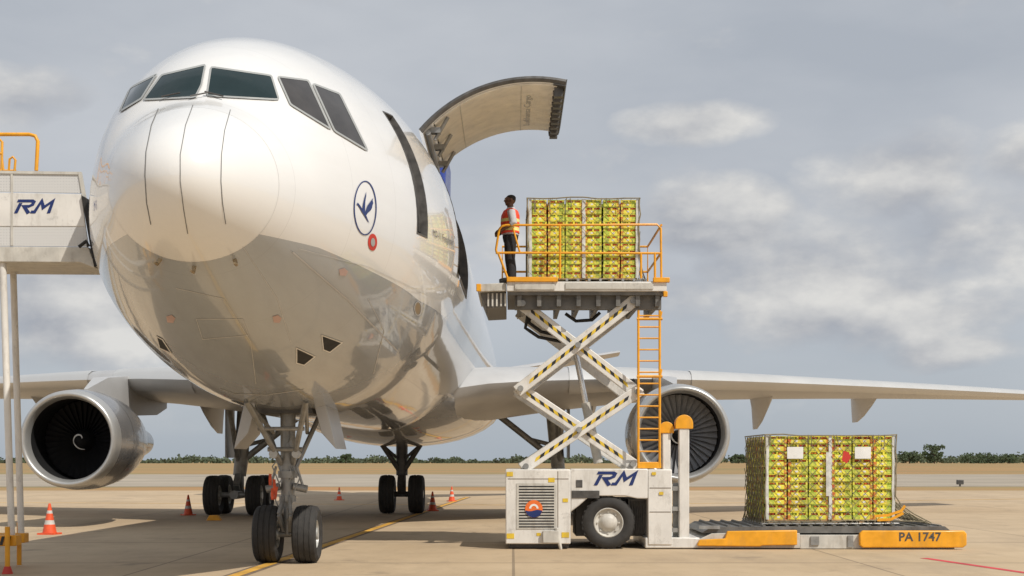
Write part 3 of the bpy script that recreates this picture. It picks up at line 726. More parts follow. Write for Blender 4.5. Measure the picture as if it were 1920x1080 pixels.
arms = [((986,874), pivR, 0), ((1186,870), pivL, 1), (pivL, (1186,566), 0), (pivR, (980,570), 1)]
for (a, c, lay) in arms:
    for far in (0, 1):
        DD = (28.5+.17*lay) if not far else (30.75-.17*lay)
        ref = 28.55
        p = wp(*a, ref); q = wp(*c, ref); p.y = q.y = DD
        b = MB(); dd = (q-p).normalized(); b.beam(p-dd*.10, q+dd*.10, .13, .25, (0, 0, 1)); ar = b.build('scissor_arm', M['white'], loader, bevel=.015)
        if not far:
            b = MB(); L_ = (q-p).length; up = Vector((-dd.z, 0, dd.x)); up = up if up.z > 0 else -up
            st_ = .115; k = int(L_/st_)
            for i in range(2, k-1):
                s0 = p+dd*(i*st_)+Vector((0, -.065-.004, 0)); h = .030; sk = .038
                b.add([s0-up*h-dd*sk, s0+dd*st_-up*h-dd*sk, s0+dd*st_+up*h+dd*sk, s0+up*h+dd*sk], [(0,1,2,3)], i % 2)
            b.build('hazard_stripe', [M['stripe_y'], M['stripe_k']], ar, recalc=False)
b = MB()
for (x, y) in (pivL, pivR, (1085, 806), (1083, 648), (986, 874), (1186, 870), (1186, 566), (980, 570)):
    p = wp(x, y, 28.55); b.tube([Vector((p.x, 28.36, p.z)), Vector((p.x, 30.9, p.z))], .06, 12)
b.split('pivot_pin', M['strut'], loader)
b = MB(); p = wp(1122, 868, 29.3); q = wp(1098, 755, 29.3); b.tube([p, q], .10, 14, 0); b.tube([q, wp(1078, 655, 29.3)], .06, 12, 1)
b.build('lift_cylinder', [M['offwhite'], M['chrome']], loader)
for pts in ([(990,590),(985,615),(1010,632),(1050,640),(1070,636)], [(996,585),(992,605),(1015,622),(1060,632)], [(1060,588),(1080,602),(1110,600),(1125,586)], [(1085,655),(1130,690),(1175,722),(1190,712)]):
    b = MB(); b.tube([wp(x, y, 28.9) for x, y in densify(pts, 10)], .035, 8); b.build('hydraulic_hose', M['black'], loader)
ZP = wp(0, 527, DN).z
b = MB(); b.pxbox(950, 528, 1250, 546, DN, DN+.12, 0); pf = b.build('lift_platform', M['white'], loader, bevel=.012)
b = MB(); b.pxbox(950, 528, 1250, 546, DN+2.8, DN+2.92, 0); b.build('far_beam', M['white'], pf, bevel=.012)
b = MB(); b.pxprism([(893,533),(949,530),(949,545),(897,547)], DN+.05, DN+2.8, 0); b.build('bridge_plate', M['offwhite'], pf, bevel=.01)
b = MB(); b.pxprism([(900,548),(949,547),(949,576),(912,578)], DN+.2, DN+2.7); b.build('bridge_frame', M['deckgrey'], pf, bevel=.01)
b = MB()
for i in range(5): b.pxbox(914+i*8, 550, 917+i*8, 574, DN+.15, DN+.19)
b.build('bridge_ribs', M['offwhite'], pf)
b = MB(); b.pxbox(951, 527.5, 1248, 531.9, DN+.13, DN+2.79)
b.pxbox(951, 546.5, 1245, 553, DN+.06, DN+2.85); b.pxbox(965, 553, 1240, 580, DN+.25, DN+.45); b.pxbox(965, 553, 1240, 580, DN+2.4, DN+2.6)
for i in range(8): b.pxbox(970+i*37, 553, 978+i*37, 574, DN+.1, DN+2.7)
b.build('deck_frame', M['deckgrey'], pf)
b = MB(); b.pxbox(950, 519, 1046, 528, DN-.05, DN+.06); b.pxbox(1225, 520, 1256, 529, DN-.05, DN+.06); b.pxbox(1244, 546, 1252, 556, DN-.04, DN+.06); b.pxbox(893, 532, 902, 546, DN-.02, DN+.04); b.split('kick_plate', M['yellow'], pf, bevel=.01)
b = MB(); b.pxbox(1060, 530, 1225, 542, DN-.025, DN-.003); b.pxbox(965, 533, 1040, 543, DN-.025, DN-.003); b.split('side_beam', M['offwhite'], pf, bevel=.006)
b = MB()
for i in range(14): b.tube([wp(958+i*21, 524.5, DN+.2), wp(958+i*21, 524.5, DN+.2)+Vector((0, 2.5, 0))], .030, 8)
b.split('deck_roller', M['alu'], pf)
b = MB(); T = .024; dr = DN+.02
b.tube([wp(x, y, dr) for x, y in ((932,476),(930,468),(936,430),(941,424),(950,422),(1050,422),(1232,421),(1239,428),(1240,522))], T, 8)
b.tube([wp(931,474,dr), wp(1050,474,dr), wp(1238,475,dr)], T, 8)
for x in (1050, 1202, 1228): b.tube([wp(x, 422 if x == 1050 else 474, dr), wp(x, 522, dr)], T, 8)
b.tube([wp(934,474,dr), wp(952,522,dr)], T, 8); b.tube([wp(962,428,dr), wp(975,474,dr)], T*.8, 8)
b.build('guard_rail', M['yellow'], pf)
b = MB(); df = DN+2.86
zt = wp(0,422,dr).z; zm = wp(0,474,dr).z; xa = wp(940,0,dr).x; xb = wp(1240,0,dr).x
b.tube([(xa, df, ZP), (xa, df, zt), (xb, df, zt), (xb, df, ZP)], T, 8); b.tube([(xa, df, zm), (xb, df, zm)], T, 8); b.tube([((xa+xb)/2, df, ZP), ((xa+xb)/2, df, zt)], T, 8)
b.tube([(xb, dr, zt), (xb, df, zt)], T, 8); b.tube([(xb, dr, zm), (xb, df, zm)], T, 8)
b.build('guard_rail', M['yellow'], pf)
b = MB(); dl = DN+.14
b.tube([wp(1197,582,dl), wp(1197,875,dl)], .026, 8); b.tube([wp(1237,582,dl), wp(1237,875,dl)], .026, 8)
for i in range(14): y = 592+i*21.2; b.tube([wp(1197,y,dl), wp(1237,y,dl)], .018, 6)
for y in (598, 706): b.tube([wp(1194,y,dl), wp(1242,y,dl)], .032, 6); b.tube([wp(1237,y,dl), wp(1240,y-14,dl)], .03, 6)
b.pxbox(1196, 868, 1240, 878, dl-.02, dl+.1)
b.build('ladder', M['yellow'], loader)
b = MB(); b.pxprism([(1310,1012),(1335,1000),(1500,1000),(1500,1028),(1310,1028)], DN+.02, DN+2.95); b.pxbox(1500, 1003, 1790, 1029, DN+.02, DN+2.95)
rp = b.build('lowered_platform', M['offwhite'], loader, bevel=.01)
b = MB(); b.pxprism([(1318,998),(1335,988),(1772,987),(1784,997),(1784,999.5),(1318,999.5)], DN+.1, DN+2.85)
b.build('roller_deck', M['deckgrey'], rp)
b = MB()
for i in range(20): b.tube([wp(1345+i*22, 987, DN+.15), wp(1345+i*22, 987, DN+.15)+Vector((0, 2.6, 0))], .035, 8)
b.split('deck_roller', M['deckgrey'], rp)
b = MB(); b.pxprism([(1308,1020),(1312,1012),(1360,1010),(1364,996),(1495,994),(1495,1022),(1430,1023),(1425,1025),(1308,1024)], DN-.10, DN+.01); b.build('side_bumper', M['yellow'], rp, bevel=.02)
b = MB(); b.pxprism([(1612,1001),(1618,995),(1808,995),(1813,1001),(1813,1022),(1806,1027),(1618,1027),(1612,1022)], DN-.10, DN+.01); bp2 = b.build('side_bumper', M['yellow'], rp, bevel=.02)
b = MB(); v, f = place2d(text2d('PA 1747', 0, .02), 1686, 998, 1765, 1015, DN-.105); b.add(v, f); b.build('number_lettering', M['strut_dark'], rp, recalc=False)
b = MB(); b.pxbox(1520, 1006, 1536, 1022, DN-.01, DN+.015); b.pxbox(1590, 1004, 1600, 1026, DN-.01, DN+.015); b.pxbox(1312, 986, 1350, 992, DN-.02, DN+.09); b.pxbox(1340, 1020, 1352, 1036, DN+.1, DN+.3); b.pxbox(1760, 1026, 1772, 1037, DN+.1, DN+.3); b.split('platform_bracket', M['strut'], rp)

# ------------------------------------------------------------------ pallets of cartons
def carton_mesh(w, d, h, seed):
    rnd = random.Random(seed); b = MB(); g = .013; W = w-2*g; x0 = -W/2
    hh = h*rnd.uniform(.54, .60)
    xs = [x0, x0+W*.16, x0+W*.66, x0+W] if seed % 2 else [x0, x0+W*.36, x0+W*.84, x0+W]
    mi = (5, 0, 4) if seed % 2 else (4, 0, 5)
    for i in range(3): b.box2((xs[i]+.0005, 0, 0), (xs[i+1]-.0005, d, hh), mi[i])
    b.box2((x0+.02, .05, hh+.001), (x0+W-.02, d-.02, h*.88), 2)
    b.box2((x0, .001, h*.85), (x0+W, .03, h*.95), (4, 0, 0)[seed % 3])
    for x in (x0+.02, x0+W*.5, x0+W-.02): b.box((x, .016, (hh+h*.85)/2), (.040, .026, h*.85-hh-.002), 0)
    for x in (-.66, -.34, .34, .66): b.sphere((x*W/2, .042, h*.71), (.043, .035, h*.15), 8, 5, 1 if rnd.random() < .65 else 4)
    b.box((x0+W*(.42 if seed % 2 else .6), -.001, h*.3), (W*.14, .004, h*.22), 3)
    me_o = b.build('carton', [M['carton'], M['fruit'], M['core'], M['paper'], M['cgreen'], M['cred']]); me = me_o.data; bpy.data.objects.remove(me_o)
    return me
def load(label, X0, X1, D0, Z0, Z1, cols, rows, depth, slack, sp, nr, sps):
    root = thing('pallet_load', label, 'pallet load', ((X0+X1)/2, D0+depth/2, Z0))
    b = MB(); b.box2((X0-.10, D0-.06, Z0), (X1+.10, D0+depth+.06, Z0+.03)); b.build('pallet_base', M['alu'], root, bevel=.008)
    zs = Z0+.10; nb = 2; ww = (X1-X0)/nb
    for i in range(nb):
        b = MB()
        for k in (.08, .5, .92): b.box((X0+ww*(i+k), D0+depth/2, Z0+.05), (.10, depth-.02, .038))
        b.box((X0+ww*(i+.5), D0+depth/2, Z0+.086), (ww-.04, depth, .028))
        b.build('wooden_skid', M['wood'], root)
    gap = .035; w = (X1-X0-gap)/cols; h = (Z1-zs)/rows; d = .4
    nd = 3; wd = (depth-d)/nd
    mf = [carton_mesh(w, d, h, i) for i in range(6)]; ms = [carton_mesh(wd, d, h, 10+i) for i in range(4)]
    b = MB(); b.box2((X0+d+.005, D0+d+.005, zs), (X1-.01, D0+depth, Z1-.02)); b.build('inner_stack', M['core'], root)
    for c in range(cols):
        jx = random.uniform(-.008, .008)
        for r in range(rows):
            o = link('carton', mf[(c % 2)+2*random.randrange(3)], root); o.matrix_parent_inverse = Matrix.Identity(4)
            o.rotation_euler.z = random.uniform(-.014, .014)
            o.location = Vector((X0+w*(c+.5)+(gap if c >= cols/2 else 0)+jx+random.uniform(-.006, .006), D0+random.uniform(-.014, .014), zs+h*r))-root.location
    for r in range(rows):
        for c in range(nd):
            o = link('carton', random.choice(ms), root); o.matrix_parent_inverse = Matrix.Identity(4)
            o.rotation_euler.z = R(-90)
            o.location = Vector((X0+random.uniform(-.006, .008), D0+d+wd*(c+.5), zs+h*r))-root.location
    for k, (x, fw_) in enumerate(((X0+.015, .03), ((X0+X1)/2, .034), (X1-.015, .03))):
        b = MB(); pts = [(x+random.uniform(-.008, .008), D0-.026, zs+(Z1-zs)*i/8) for i in range(9)]
        vs = [Vector(p)+Vector((q*fw_, 0 if q else -.004, 0)) for p in pts for q in (-1, 0, 1)]
        b.add(vs, [(3*i+j, 3*i+j+1, 3*i+j+4, 3*i+j+3) for i in range(8) for j in (0, 1)]); b.build('corner_film', M['film'], root, recalc=False)
    b = MB(); W = X1-X0; Hh = Z1-Z0
    def strand(fn, L0, L1, sp, nr):
        for dirn in (1, -1):
            k = -int(Hh/sp)-1
            while k*sp < (L1-L0)+Hh:
                pts = []; n = 9
                for i in range(n):
                    z = Hh*i/(n-1); u = k*sp+dirn*z*.9+(Hh*.9 if dirn < 0 else 0)
                    if 0 <= u <= (L1-L0): pts.append(fn(u+random.uniform(-.016, .016), z))
                if len(pts) > 1: b.tube(pts, nr, 4)
                k += 1
    fl = lambda z: max(0, .5-z)**1.5*slack
    strand(lambda u, z: Vector((X0+u, D0-.035-.02*math.sin(u*9+z*7)**2-fl(z)*.2, Z0+z)), 0, W, sp, nr)
    strand(lambda u, z: Vector((X0-.035-.02*math.sin(u*9+z*7)**2-fl(z)*.1, D0+u, Z0+z)), 0, depth, sps, nr*1.3)
    strand(lambda u, z: Vector((X1+.035+.02*math.sin(u*9+z*7)**2+fl(z)*1.3, D0+u, Z0+z)), 0, depth, sps, nr*1.3)
    for z in (Hh+.02, .06):
        e = fl(z)
        b.tube([Vector((X0-.04, D0+depth, Z0+z)), Vector((X0-.04, D0-.045, Z0+z+.0)), *[Vector((X0+W*i/8, D0-.045, Z0+z+random.uniform(-.02, .02))) for i in range(1, 8)], Vector((X1+.04+e*1.3, D0-.045, Z0+z)), Vector((X1+.04+e*1.3, D0+depth, Z0+z))], .014, 5)
    for x, sg in ((X0-.035, 0), (X1+.035, 1)): b.tube([Vector((x+sg*fl(Hh*i/10)*1.3, D0-.045, Z0+.03+(Hh)*i/10)) + Vector((random.uniform(-.02, .02), 0, 0)) for i in range(11)], .014, 5)
    for k in range(9):
        x = X0+W*random.random(); b.tube([Vector((x, D0-.05, Z1+.02)), Vector((x+random.uniform(-.04,.04), D0-.06, Z1-random.uniform(.1, .3)))], .009, 4)
    b.build('cargo_net', M['net'], root)
    return root
p0 = wp(993, 522, 28.6); p1 = wp(1196, 374, 28.6)
load('netted stack of fruit cartons on the raised lift platform behind the worker', p0.x, p1.x, 28.6, ZP+.012, p1.z, 6, 11, 2.4, .3, .27, .0045, .26)
q0 = wp(1437, 983, 28.65); q1 = wp(1676, 817, 28.65)
lo = load('netted stack of fruit cartons on the lowered platform near the ground', q0.x, q1.x, 28.65, q0.z, q1.z, 6, 11, 2.4, 1.6, .24, .0055, .15)
for x0_, y0_, x1_, y1_, m in ((1476,838,1506,860,'paper'), (1603,838,1633,860,'paper'), (1549,848,1558,930,'film')):
    b = MB(); v, f = place2d(([Vector((i/3, j)) for j in (0, 1) for i in range(4)], [(i, i+1, i+5, i+4) for i in range(3)]), x0_, y0_, x1_, y1_, 28.58)
    for i, p in enumerate(v): p.y += .015*math.sin(i*2.3)
    b.add(v, f); b.build('shipping_document', M[m], lo, recalc=False)
b = MB(); b.add([wp(1582,845,28.56), wp(1591,848,28.55), wp(1596,857,28.56), wp(1588,869,28.54), wp(1578,863,28.56)], [(0,1,2,3,4)]); b.build('red_tag', M['red'], lo, recalc=False)
for pts in ([(1640,968),(1665,966),(1690,958),(1697,948)], [(1645,975),(1670,974),(1694,962)]):
    b = MB(); vs, f = ribbon2d([(p.x, p.y) for p in densify(pts, 8)], 5); b.add([wp(p.x, p.y, 28.40) for p in vs], f); b.build('tie_down_strap', M['yellow'], lo, recalc=False)

# ------------------------------------------------------------------ person
px = wp(957, 526, 28.55); per = thing('person', 'person in orange high visibility vest and black trousers standing on the raised platform', 'person', (px.x, 28.55, ZP+.005)); per.scale = (1.28, 1.30, 1.04)
def loft_person(b, rings, n=18):
    b.rings([[Vector((cx+rx*math.cos(2*math.pi*k/n), cy+ry*math.sin(2*math.pi*k/n), z)) for k in range(n)] for cx, cy, z, rx, ry in rings])
def remesh(b, name, m, parent, vox, it=4):
    o = b.build(name, m, parent, local=True, ang=180)
    r = o.modifiers.new('remesh', 'REMESH'); r.mode = 'VOXEL'; r.voxel_size = vox; r.use_smooth_shade = True
    s_ = o.modifiers.new('smooth', 'SMOOTH'); s_.factor = .5; s_.iterations = it
    return o
TOR = [(.0,0,.84,.10,.155),(.005,0,.93,.12,.168),(-.005,0,1.05,.118,.155),(-.005,0,1.2,.125,.165),(0,0,1.33,.12,.182),(.005,0,1.42,.09,.165),(.005,0,1.465,.06,.09)]
AL = [(.01,-.185,1.40),(.05,-.235,1.13),(-.13,-.20,1.02)]; AR = [(.01,.185,1.40),(.05,.235,1.13),(-.13,.17,1.03)]
b = MB(); loft_person(b, TOR); b.tube([(.01,0,1.42),(.0,0,1.50),(-.01,0,1.58)], [.062,.054,.052], 14)
b.sphere((.0,0,1.645), (.086,.070,.098), 20, 14); b.sphere((-.026,0,1.60), (.060,.052,.075), 16, 10); b.sphere((-.058,0,1.553), (.025,.028,.022), 10, 8)
b.tube([(-.080,0,1.665),(-.098,0,1.618),(-.084,0,1.610)], [.010,.014,.012], 8); b.tube([(-.078,-.022,1.585),(-.086,0,1.586),(-.078,.022,1.585)], .009, 8)
b.tube([(-.078,-.045,1.672),(-.086,0,1.676),(-.078,.045,1.672)], .010, 8)
for q in (-1, 1):
    b.sphere((.012, q*.072, 1.63), (.022, .012, .034), 10, 8)
    b.tube([(0,q*.09,.92),(-.005,q*.098,.70),(-.01,q*.10,.48),(.018,q*.10,.26),(.02,q*.10,.09)], [.088,.076,.056,.052,.038], 14)
    b.sphere((-.05,q*.105,.045), (.13,.046,.042), 14, 8)
for A3, q in ((AL, -1), (AR, 1)):
    b.tube(A3, [.055,.044,.029], 12); w_ = Vector(A3[2]); dr_ = (w_-Vector(A3[1])).normalized()
    b.tube([w_, w_+dr_*.05, w_+dr_*.095], [.026,.036,.034], 10)
    for i in range(4):
        f0 = w_+dr_*.085+Vector((0, 0, .027-.018*i)); l = (.066,.075,.070,.055)[i]
        b.tube([f0, f0+dr_*l*.5+Vector((0,-q*.012,-.004)), f0+dr_*l*.8+Vector((.0,-q*.035,-.014))], [.0105,.0095,.008], 8)
    f0 = w_+dr_*.03+Vector((0, -q*.01, .025)); b.tube([f0, f0+dr_*.035+Vector((0,-q*.03,.02)), f0+dr_*.065+Vector((0,-q*.04,.012))], [.013,.012,.009], 8)
remesh(b, 'body', M['skin'], per, .0075, 2)
b = MB(); loft_person(b, [(x, y, z, rx+.014, ry+.014) for x, y, z, rx, ry in TOR[1:]])
for A3 in (AL, AR): b.tube([A3[0], A3[1], Vector(A3[1]).lerp(Vector(A3[2]), .25)], [.068,.062,.056], 12)
b.tube([(.01,0,1.44),(.005,0,1.495)], [.075,.068], 14)
remesh(b, 'shirt', M['shirt'], per, .012)
b = MB(); loft_person(b, [(x, y, z, rx+.030, ry+.026) for x, y, z, rx, ry in [(-.003,0,.97,.12,.163)]+TOR[2:6]]+[(.005,0,1.462,.06,.125)]); remesh(b, 'safety_vest', M['vest'], per, .012, 3)
b = MB(); loft_person(b, [(.0,0,.80,.11,.16),(.0,0,.9,.128,.176),(-.0,0,.99,.126,.168)])
for q in (-1, 1): b.tube([(0,q*.09,.90),(-.005,q*.098,.70),(-.008,q*.10,.48),(.018,q*.10,.26),(.018,q*.10,.06)], [.108,.096,.084,.080,.078], 14)
remesh(b, 'trousers', M['trouser'], per, .012)
for q in (-1, 1):
    b = MB(); b.sphere((-.05,q*.105,.042), (.14,.054,.050), 14, 8); b.box((-.04,q*.105,.012), (.26,.09,.024)); remesh(b, 'shoe', M['hair'], per, .010, 2)
b = MB(); b.sphere((.010,0,1.682), (.080,.071,.066), 18, 12); b.sphere((.035,0,1.655), (.054,.067,.060), 14, 10); remesh(b, 'hair', M['hair'], per, .008, 3)
b = MB()
for q in (-1, 1): b.sphere((-.076, q*.03, 1.652), (.010, .012, .007), 8, 6)
b.split('eye', M['paper'], per, local=True)

# ------------------------------------------------------------------ boarding stairs at left
DS = 22.2
stairs = thing('boarding_stairs', 'white mobile boarding stairs with yellow handrails and tall thin support legs', 'boarding stairs', (wp(20, 900, DS).x, DS+.7, 0))
b = MB(); b.pxprism([(-150,461),(165,463),(178,498),(176,502),(150,492),(-150,490)], DS, DS+1.5); b.build('landing_floor', M['offwhite'], stairs, bevel=.01)
b = MB(); b.pxprism([(-150,318),(146,322),(152,362),(-150,356)], DS, DS+.03); b.pxprism([(-150,424),(160,424),(166,462),(-150,460)], DS, DS+.03); b.split('mesh_panel', M['mesh'], stairs)
b = MB(); b.pxprism([(-150,358),(152,364),(160,424),(-150,424)], DS-.01, DS+.03); sp_ = b.build('side_panel', M['white'], stairs, bevel=.004)
b = MB(); v, f = place2d(logo_rm(), 26, 371, 104, 402, DS-.014); b.add(v, f); b.build('logo_lettering', M['blue'], sp_, recalc=False)
b = MB(); b.pxprism([(146,322),(152,322),(183,500),(176,500)], DS-.02, DS+.04); b.pxprism([(-150,318),(-150,323),(146,327),(146,322)], DS-.02, DS+.04); b.pxprism([(20,323),(24,323),(24,460),(20,460)], DS-.015, DS-.002); b.build('panel_frame', M['offwhite'], stairs)
b = MB(); b.pxprism([(152,366),(160,370),(182,498),(176,500)], DS-.06, DS+1.5); b.tube([wp(148,463,DS-.1), wp(162,452,DS-.1), wp(166,462,DS-.1)], .03, 8); b.build('rubber_bumper', M['black'], stairs)
b = MB(); b.tube([wp(x, y, DS+.02) for x, y in ((-150,252),(55,252),(66,255),(71,265),(68,320))], .03, 10); b.tube([wp(x, y, DS+1.4) for x, y in ((-150,262),(0,262),(4,266),(2,355))], .025, 8)
b.tube([wp(x, y, DS+.6) for x, y in ((14,356),(18,298),(24,294),(29,300),(24,356))], .02, 8); b.tube([wp(-150,288,DS+.02), wp(4,288,DS+.02), wp(6,320,DS+.02)], .022, 8); b.tube([wp(-60,320,DS+1.2), wp(30,320,DS+1.2)], .02, 8)
b.build('handrail', M['yellow'], stairs)
b = MB()
for x0_, x1_, DD in ((5, 22, DS+.1), (24, 40, DS+1.3), (-60, -45, DS+.1)):
    b.tube([wp(x0_, 478, DD), wp(x1_, 1010, DD)], .055, 12)
b.split('support_leg', M['white'], stairs)
b = MB(); b.pxbox(-200, 1004, 30, 1024, DS-.05, DS+.22); b.pxbox(-200, 1000, 46, 1018, DS+1.2, DS+1.42); b.pxbox(-110, 1005, -70, 1022, DS+.22, DS+1.2); base_ = b.build('base_frame', M['yellow'], stairs, bevel=.015)
c = wp(19, 1010, DS+.0)
b = MB(); b.tube([(c.x, DS-.12, .75), (c.x, DS-.12, .12)], .04, 10, 0); b.tube([(c.x, DS-.12, .12), (c.x, DS-.12, .0)], [.05,.09], 12, 1); b.build('stabiliser_jack', [M['yellow'], M['red']], base_)
b = MB(); c2 = wp(36, 1010, DS+1.48); b.tube([(c2.x, DS+1.48, .75), (c2.x, DS+1.48, .02)], .04, 10, 0); b.build('stabiliser_jack', M['yellow'], base_)
b = MB()
for i in range(4): p = wp(-22+i*12, 1014, DS-.06); b.add([p+Vector((-.03,0,-.07)), p+Vector((.02,0,-.07)), p+Vector((.06,0,.07)), p+Vector((.01,0,.07))], [(0,1,2,3)])
b.build('hazard_marking', M['stripe_k'], base_, recalc=False)

# ------------------------------------------------------------------ cones, chock, marker
cones = [(93,1002,.76,'orange traffic cone with white bands, leftmost, near the boarding stairs'), (353,966,.68,'orange traffic cone standing left of the starboard main wheels'),
         (636,938,.60,'smallest orange traffic cone, alone between the nose wheels and centre wheels'), (811,958,.70,'orange traffic cone right beside the centre landing gear wheels'),
         (847,940,.66,'orange traffic cone farther back, right of the centre landing gear')]
b = MB(); b.box((0,0,.02), (.42,.42,.04)); cb = b.build('b', M['orange'], bevel=.01); cbm = cb.data; bpy.data.objects.remove(cb)
b = MB()
b.lathe([(.04,.165),(.24,.124)], (0,0,0), 'Z', 24, 0); b.lathe([(.24,.124),(.34,.103)], (0,0,0), 'Z', 24, 1); b.lathe([(.34,.103),(.50,.072)], (0,0,0), 'Z', 24, 0); b.lathe([(.50,.072),(.57,.058)], (0,0,0), 'Z', 24, 1); b.lathe([(.57,.058),(.73,.028),(.74,.015),(.74,.001)], (0,0,0), 'Z', 24, 0)
cc2 = b.build('c', [M['orange'], M['band']]); ccm = cc2.data; bpy.data.objects.remove(cc2)
for x, y, h, lab in cones:
    r = thing('traffic_cone', lab, 'traffic cone', gp(x, y), 'traffic cones set out round the jet'); k = h/.74; r.scale = (k, k, k); r.rotation_euler.z = random.uniform(0, 1.5)
    for nm, me in (('base', cbm), ('cone_body', ccm)):
        o = bpy.data.objects.new(nm, me); COL.objects.link(o); o.parent = r
b = MB(); c = gp(400, 976); b.prism([c+Vector((-.22,0,0)), c+Vector((.22,0,0)), c+Vector((.12,0,.16)), c+Vector((-.12,0,.16))], (0,.25,0)); tag(b.build('wheel_chock', M['yellow'], bevel=.01), 'small yellow wheel chock in front of the starboard main wheels', 'wheel chock')
c = gp(1800, 912); rm = thing('runway_light', 'small dark runway edge box on the far strip at right', 'runway light', c)
b = MB(); b.tube([c, c+Vector((0,0,.15))], .06, 8); b.build('stem', M['strut_dark'], rm)
b = MB(); b.box(c+Vector((0,0,.3)), (.45,.3,.32)); b.build('housing', M['strut_dark'], rm, bevel=.03)

# ------------------------------------------------------------------ far trees
def clump(b, c, r, n, sz, sq=.75):
    for _ in range(n):
        d_ = Vector((random.gauss(0, 1), random.gauss(0, 1), random.gauss(0, 1))).normalized()*r*random.uniform(.45, 1.05); d_.z *= sq
        p = c+d_; a = Vector((random.uniform(-1, 1), random.uniform(-.6, .6), random.uniform(-1, 1))).normalized()*sz*random.uniform(.6, 1.2); e = a.cross(Vector((random.uniform(-.4,.4), 1, random.uniform(-.4,.4)))).normalized()*sz*random.uniform(.5, 1.)
        b.add([p-a, p+e, p+a, p-e], [(0,1,2,3)])
b = MB(); TD = 1000
for i in range(1900):
    x = random.uniform(-520, 520); pxx = 960+x/TD*F
    hh = 2.9+1.3*math.sin(x*.05)+1.2*math.sin(x*.13+1)+.9*math.sin(x*.41)+random.uniform(-1.2, 1.6)
    if pxx > 1370: hh += .8
    if pxx > 1670: hh += 2.2
    hh = max(hh, 1.5); yy = TD+random.uniform(0, 60)
    clump(b, Vector((x, yy, hh*.5)), hh*.55, 12, 1.0, .9)
tl = b.build('tree_line', M['leaf2'], recalc=False); tag(tl, 'low green belt of far trees and scrub along the horizon', 'tree line', kind='stuff')
def tree(px_, top, wid, D, lab):
    base_ = Vector(((px_-CX)/F*D, D, 0)); h = (HY-top)/F*D+H; w = wid/F*D/2
    t = thing('tree', lab, 'tree', base_, 'taller trees standing out of the far tree line')
    b = MB(); b.tube([base_, base_+Vector((.2,0,h*.3)), base_+Vector((0,0,h*.7))], [.45,.35,.12], 8)
    for k in range(5): a = k*1.3; b.tube([base_+Vector((0,0,h*(.3+.06*k))), base_+Vector((math.cos(a)*w*.6, math.sin(a)*w*.6, h*(.55+.06*k)))], [.2,.06], 6)
    b.build('trunk', M['bark'], t)
    b = MB()
    for k in range(24):
        a = random.uniform(0, 6.28); rr_ = random.uniform(.2, .95)*w; z = h*random.uniform(.22, .90); f = 1-max(0, z/h-.5)*1.2
        clump(b, base_+Vector((math.cos(a)*rr_*f, math.sin(a)*rr_*f, z)), w*random.uniform(.16, .32), 44, .62)
    b.build('crown', M['leaf'], t, recalc=False)
tree(1752, 831, 52, 900, 'broad dark tree, tallest on the horizon at right')
tree(1705, 848, 50, 920, 'rounded tree just left of the tallest horizon tree')
tree(1835, 851, 70, 940, 'wide low tree right of the tallest horizon tree')
tree(1890, 854, 60, 930, 'low tree on the horizon at the far right edge')
tree(648, 851, 30, 950, 'small tree on the horizon behind the nose gear door')
tree(1385, 853, 34, 950, 'small tree on the horizon between the jet engine and the lower carton stack')

# ------------------------------------------------------------------ sky, sun, camera
sun_dir = Vector((.46, -.46, .76)).normalized()
el = math.asin(sun_dir.z); az = math.atan2(sun_dir.x, sun_dir.y)
W = bpy.data.worlds.new('World'); S.world = W; W.use_nodes = True; nt = W.node_tree; bg = nt.nodes['Background']
sky = node(nt, 'ShaderNodeTexSky', sky_type='NISHITA'); sky.sun_disc = False; sky.sun_elevation = el; sky.sun_rotation = az; sky.air_density = 1.2; sky.dust_density = 2.
sc = node(nt, 'ShaderNodeVectorMath', operation='SCALE'); nt.links.new(sky.outputs[0], sc.inputs[0]); sc.inputs['Scale'].default_value = .085
tc = node(nt, 'ShaderNodeTexCoord'); g = tc.outputs['Generated']
sp = node(nt, 'ShaderNodeSeparateXYZ'); nt.links.new(g, sp.inputs[0]); z = sp.outputs[2]; xx = sp.outputs[0]
n1 = noise(nt, g, 1., 6, .5, (3.6, 3.6, 10.))
A_ = (7., 7., 13.); up = .020
n2 = noise(nt, g, 1., 8, .54, A_, (3.1, 1.7, .4)); n2b = noise(nt, g, 1., 6, .50, A_, (3.1+.12, 1.7, .4+up*A_[2]))
veil = mixc(nt, mrange(nt, n1, .34, .66), (.415, .45, .505), (.545, .57, .61))
low = mixc(nt, .25, (.46, .525, .60), sc.outputs[0])
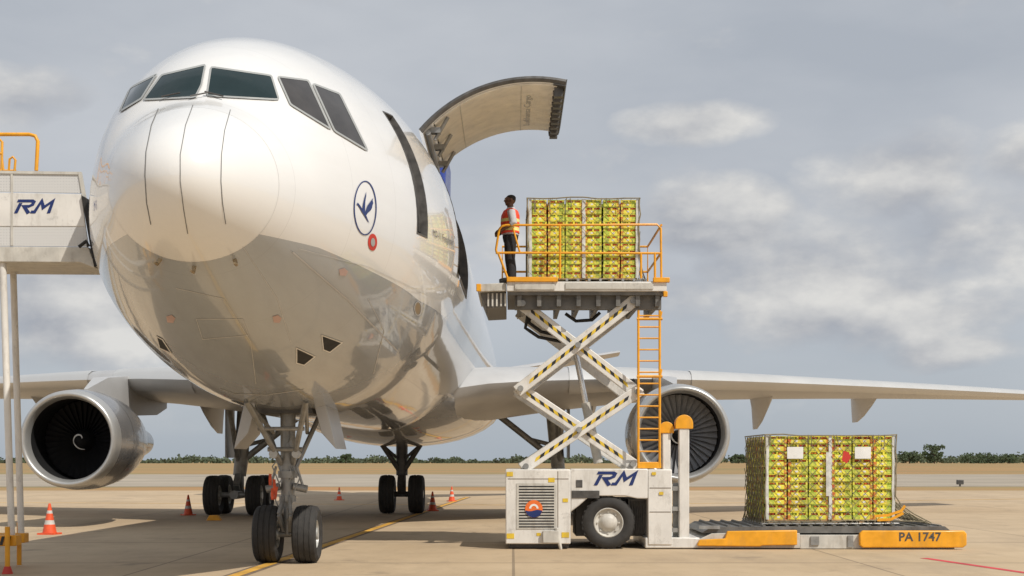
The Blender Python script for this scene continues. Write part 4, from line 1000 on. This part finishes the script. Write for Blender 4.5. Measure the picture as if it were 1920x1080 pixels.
c = mixc(nt, mrange(nt, z, 0., .13, .15, .95), low, veil)
blob = None
for bx_, bz_, rx_, rz_ in ((.255,.195,.075,.045), (.20,.13,.12,.06), (.33,.145,.10,.055), (-.34,.105,.15,.05), (.30,.075,.06,.02), (.10,.115,.08,.035), (.35,.20,.05,.03), (-.33,.24,.06,.03), (.13,.235,.07,.018), (.04,.16,.08,.03), (.15,.165,.08,.04), (.27,.11,.12,.05)):
    dx = mth(nt, 'DIVIDE', mth(nt, 'SUBTRACT', xx, bx_), rx_); dz = mth(nt, 'DIVIDE', mth(nt, 'SUBTRACT', z, bz_), rz_)
    dd_ = mth(nt, 'ADD', mth(nt, 'MULTIPLY', dx, dx), mth(nt, 'MULTIPLY', dz, dz))
    e = mth(nt, 'SUBTRACT', 1., dd_, clamp=True)
    blob = e if blob is None else mth(nt, 'MAXIMUM', blob, e)
dens = mth(nt, 'ADD', mth(nt, 'MULTIPLY', n2, .92), mth(nt, 'MULTIPLY', blob, .24))
cov = mrange(nt, dens, .53, .70, 0., .92)
lit = mth(nt, 'MULTIPLY_ADD', mth(nt, 'SUBTRACT', n2, n2b), 4.2, .45, clamp=True)
ccol = mixc(nt, lit, (.37, .39, .435), (.74, .73, .705))
fadez = mrange(nt, z, .015, .06)
c = mixc(nt, mth(nt, 'MULTIPLY', cov, fadez), c, ccol)
nt.links.new(c, bg.inputs['Color']); bg.inputs['Strength'].default_value = 1.
sl = bpy.data.lights.new('sun', 'SUN'); sl.energy = 3.7; sl.angle = R(.5); sl.color = (1., .945, .86)
so = bpy.data.objects.new('sun', sl); COL.objects.link(so); so.rotation_euler = sun_dir.to_track_quat('Z', 'Y').to_euler()
cam = bpy.data.cameras.new('camera'); co = bpy.data.objects.new('camera', cam); COL.objects.link(co)
co.location = CAM; co.rotation_euler = (R(90), 0, 0); cam.sensor_width = 36; cam.lens = F/1920*36; cam.shift_y = (HY-540)/1920; cam.clip_end = 20000
S.camera = co
S.view_settings.view_transform = 'Standard'; S.view_settings.look = 'None'; S.view_settings.exposure = 0
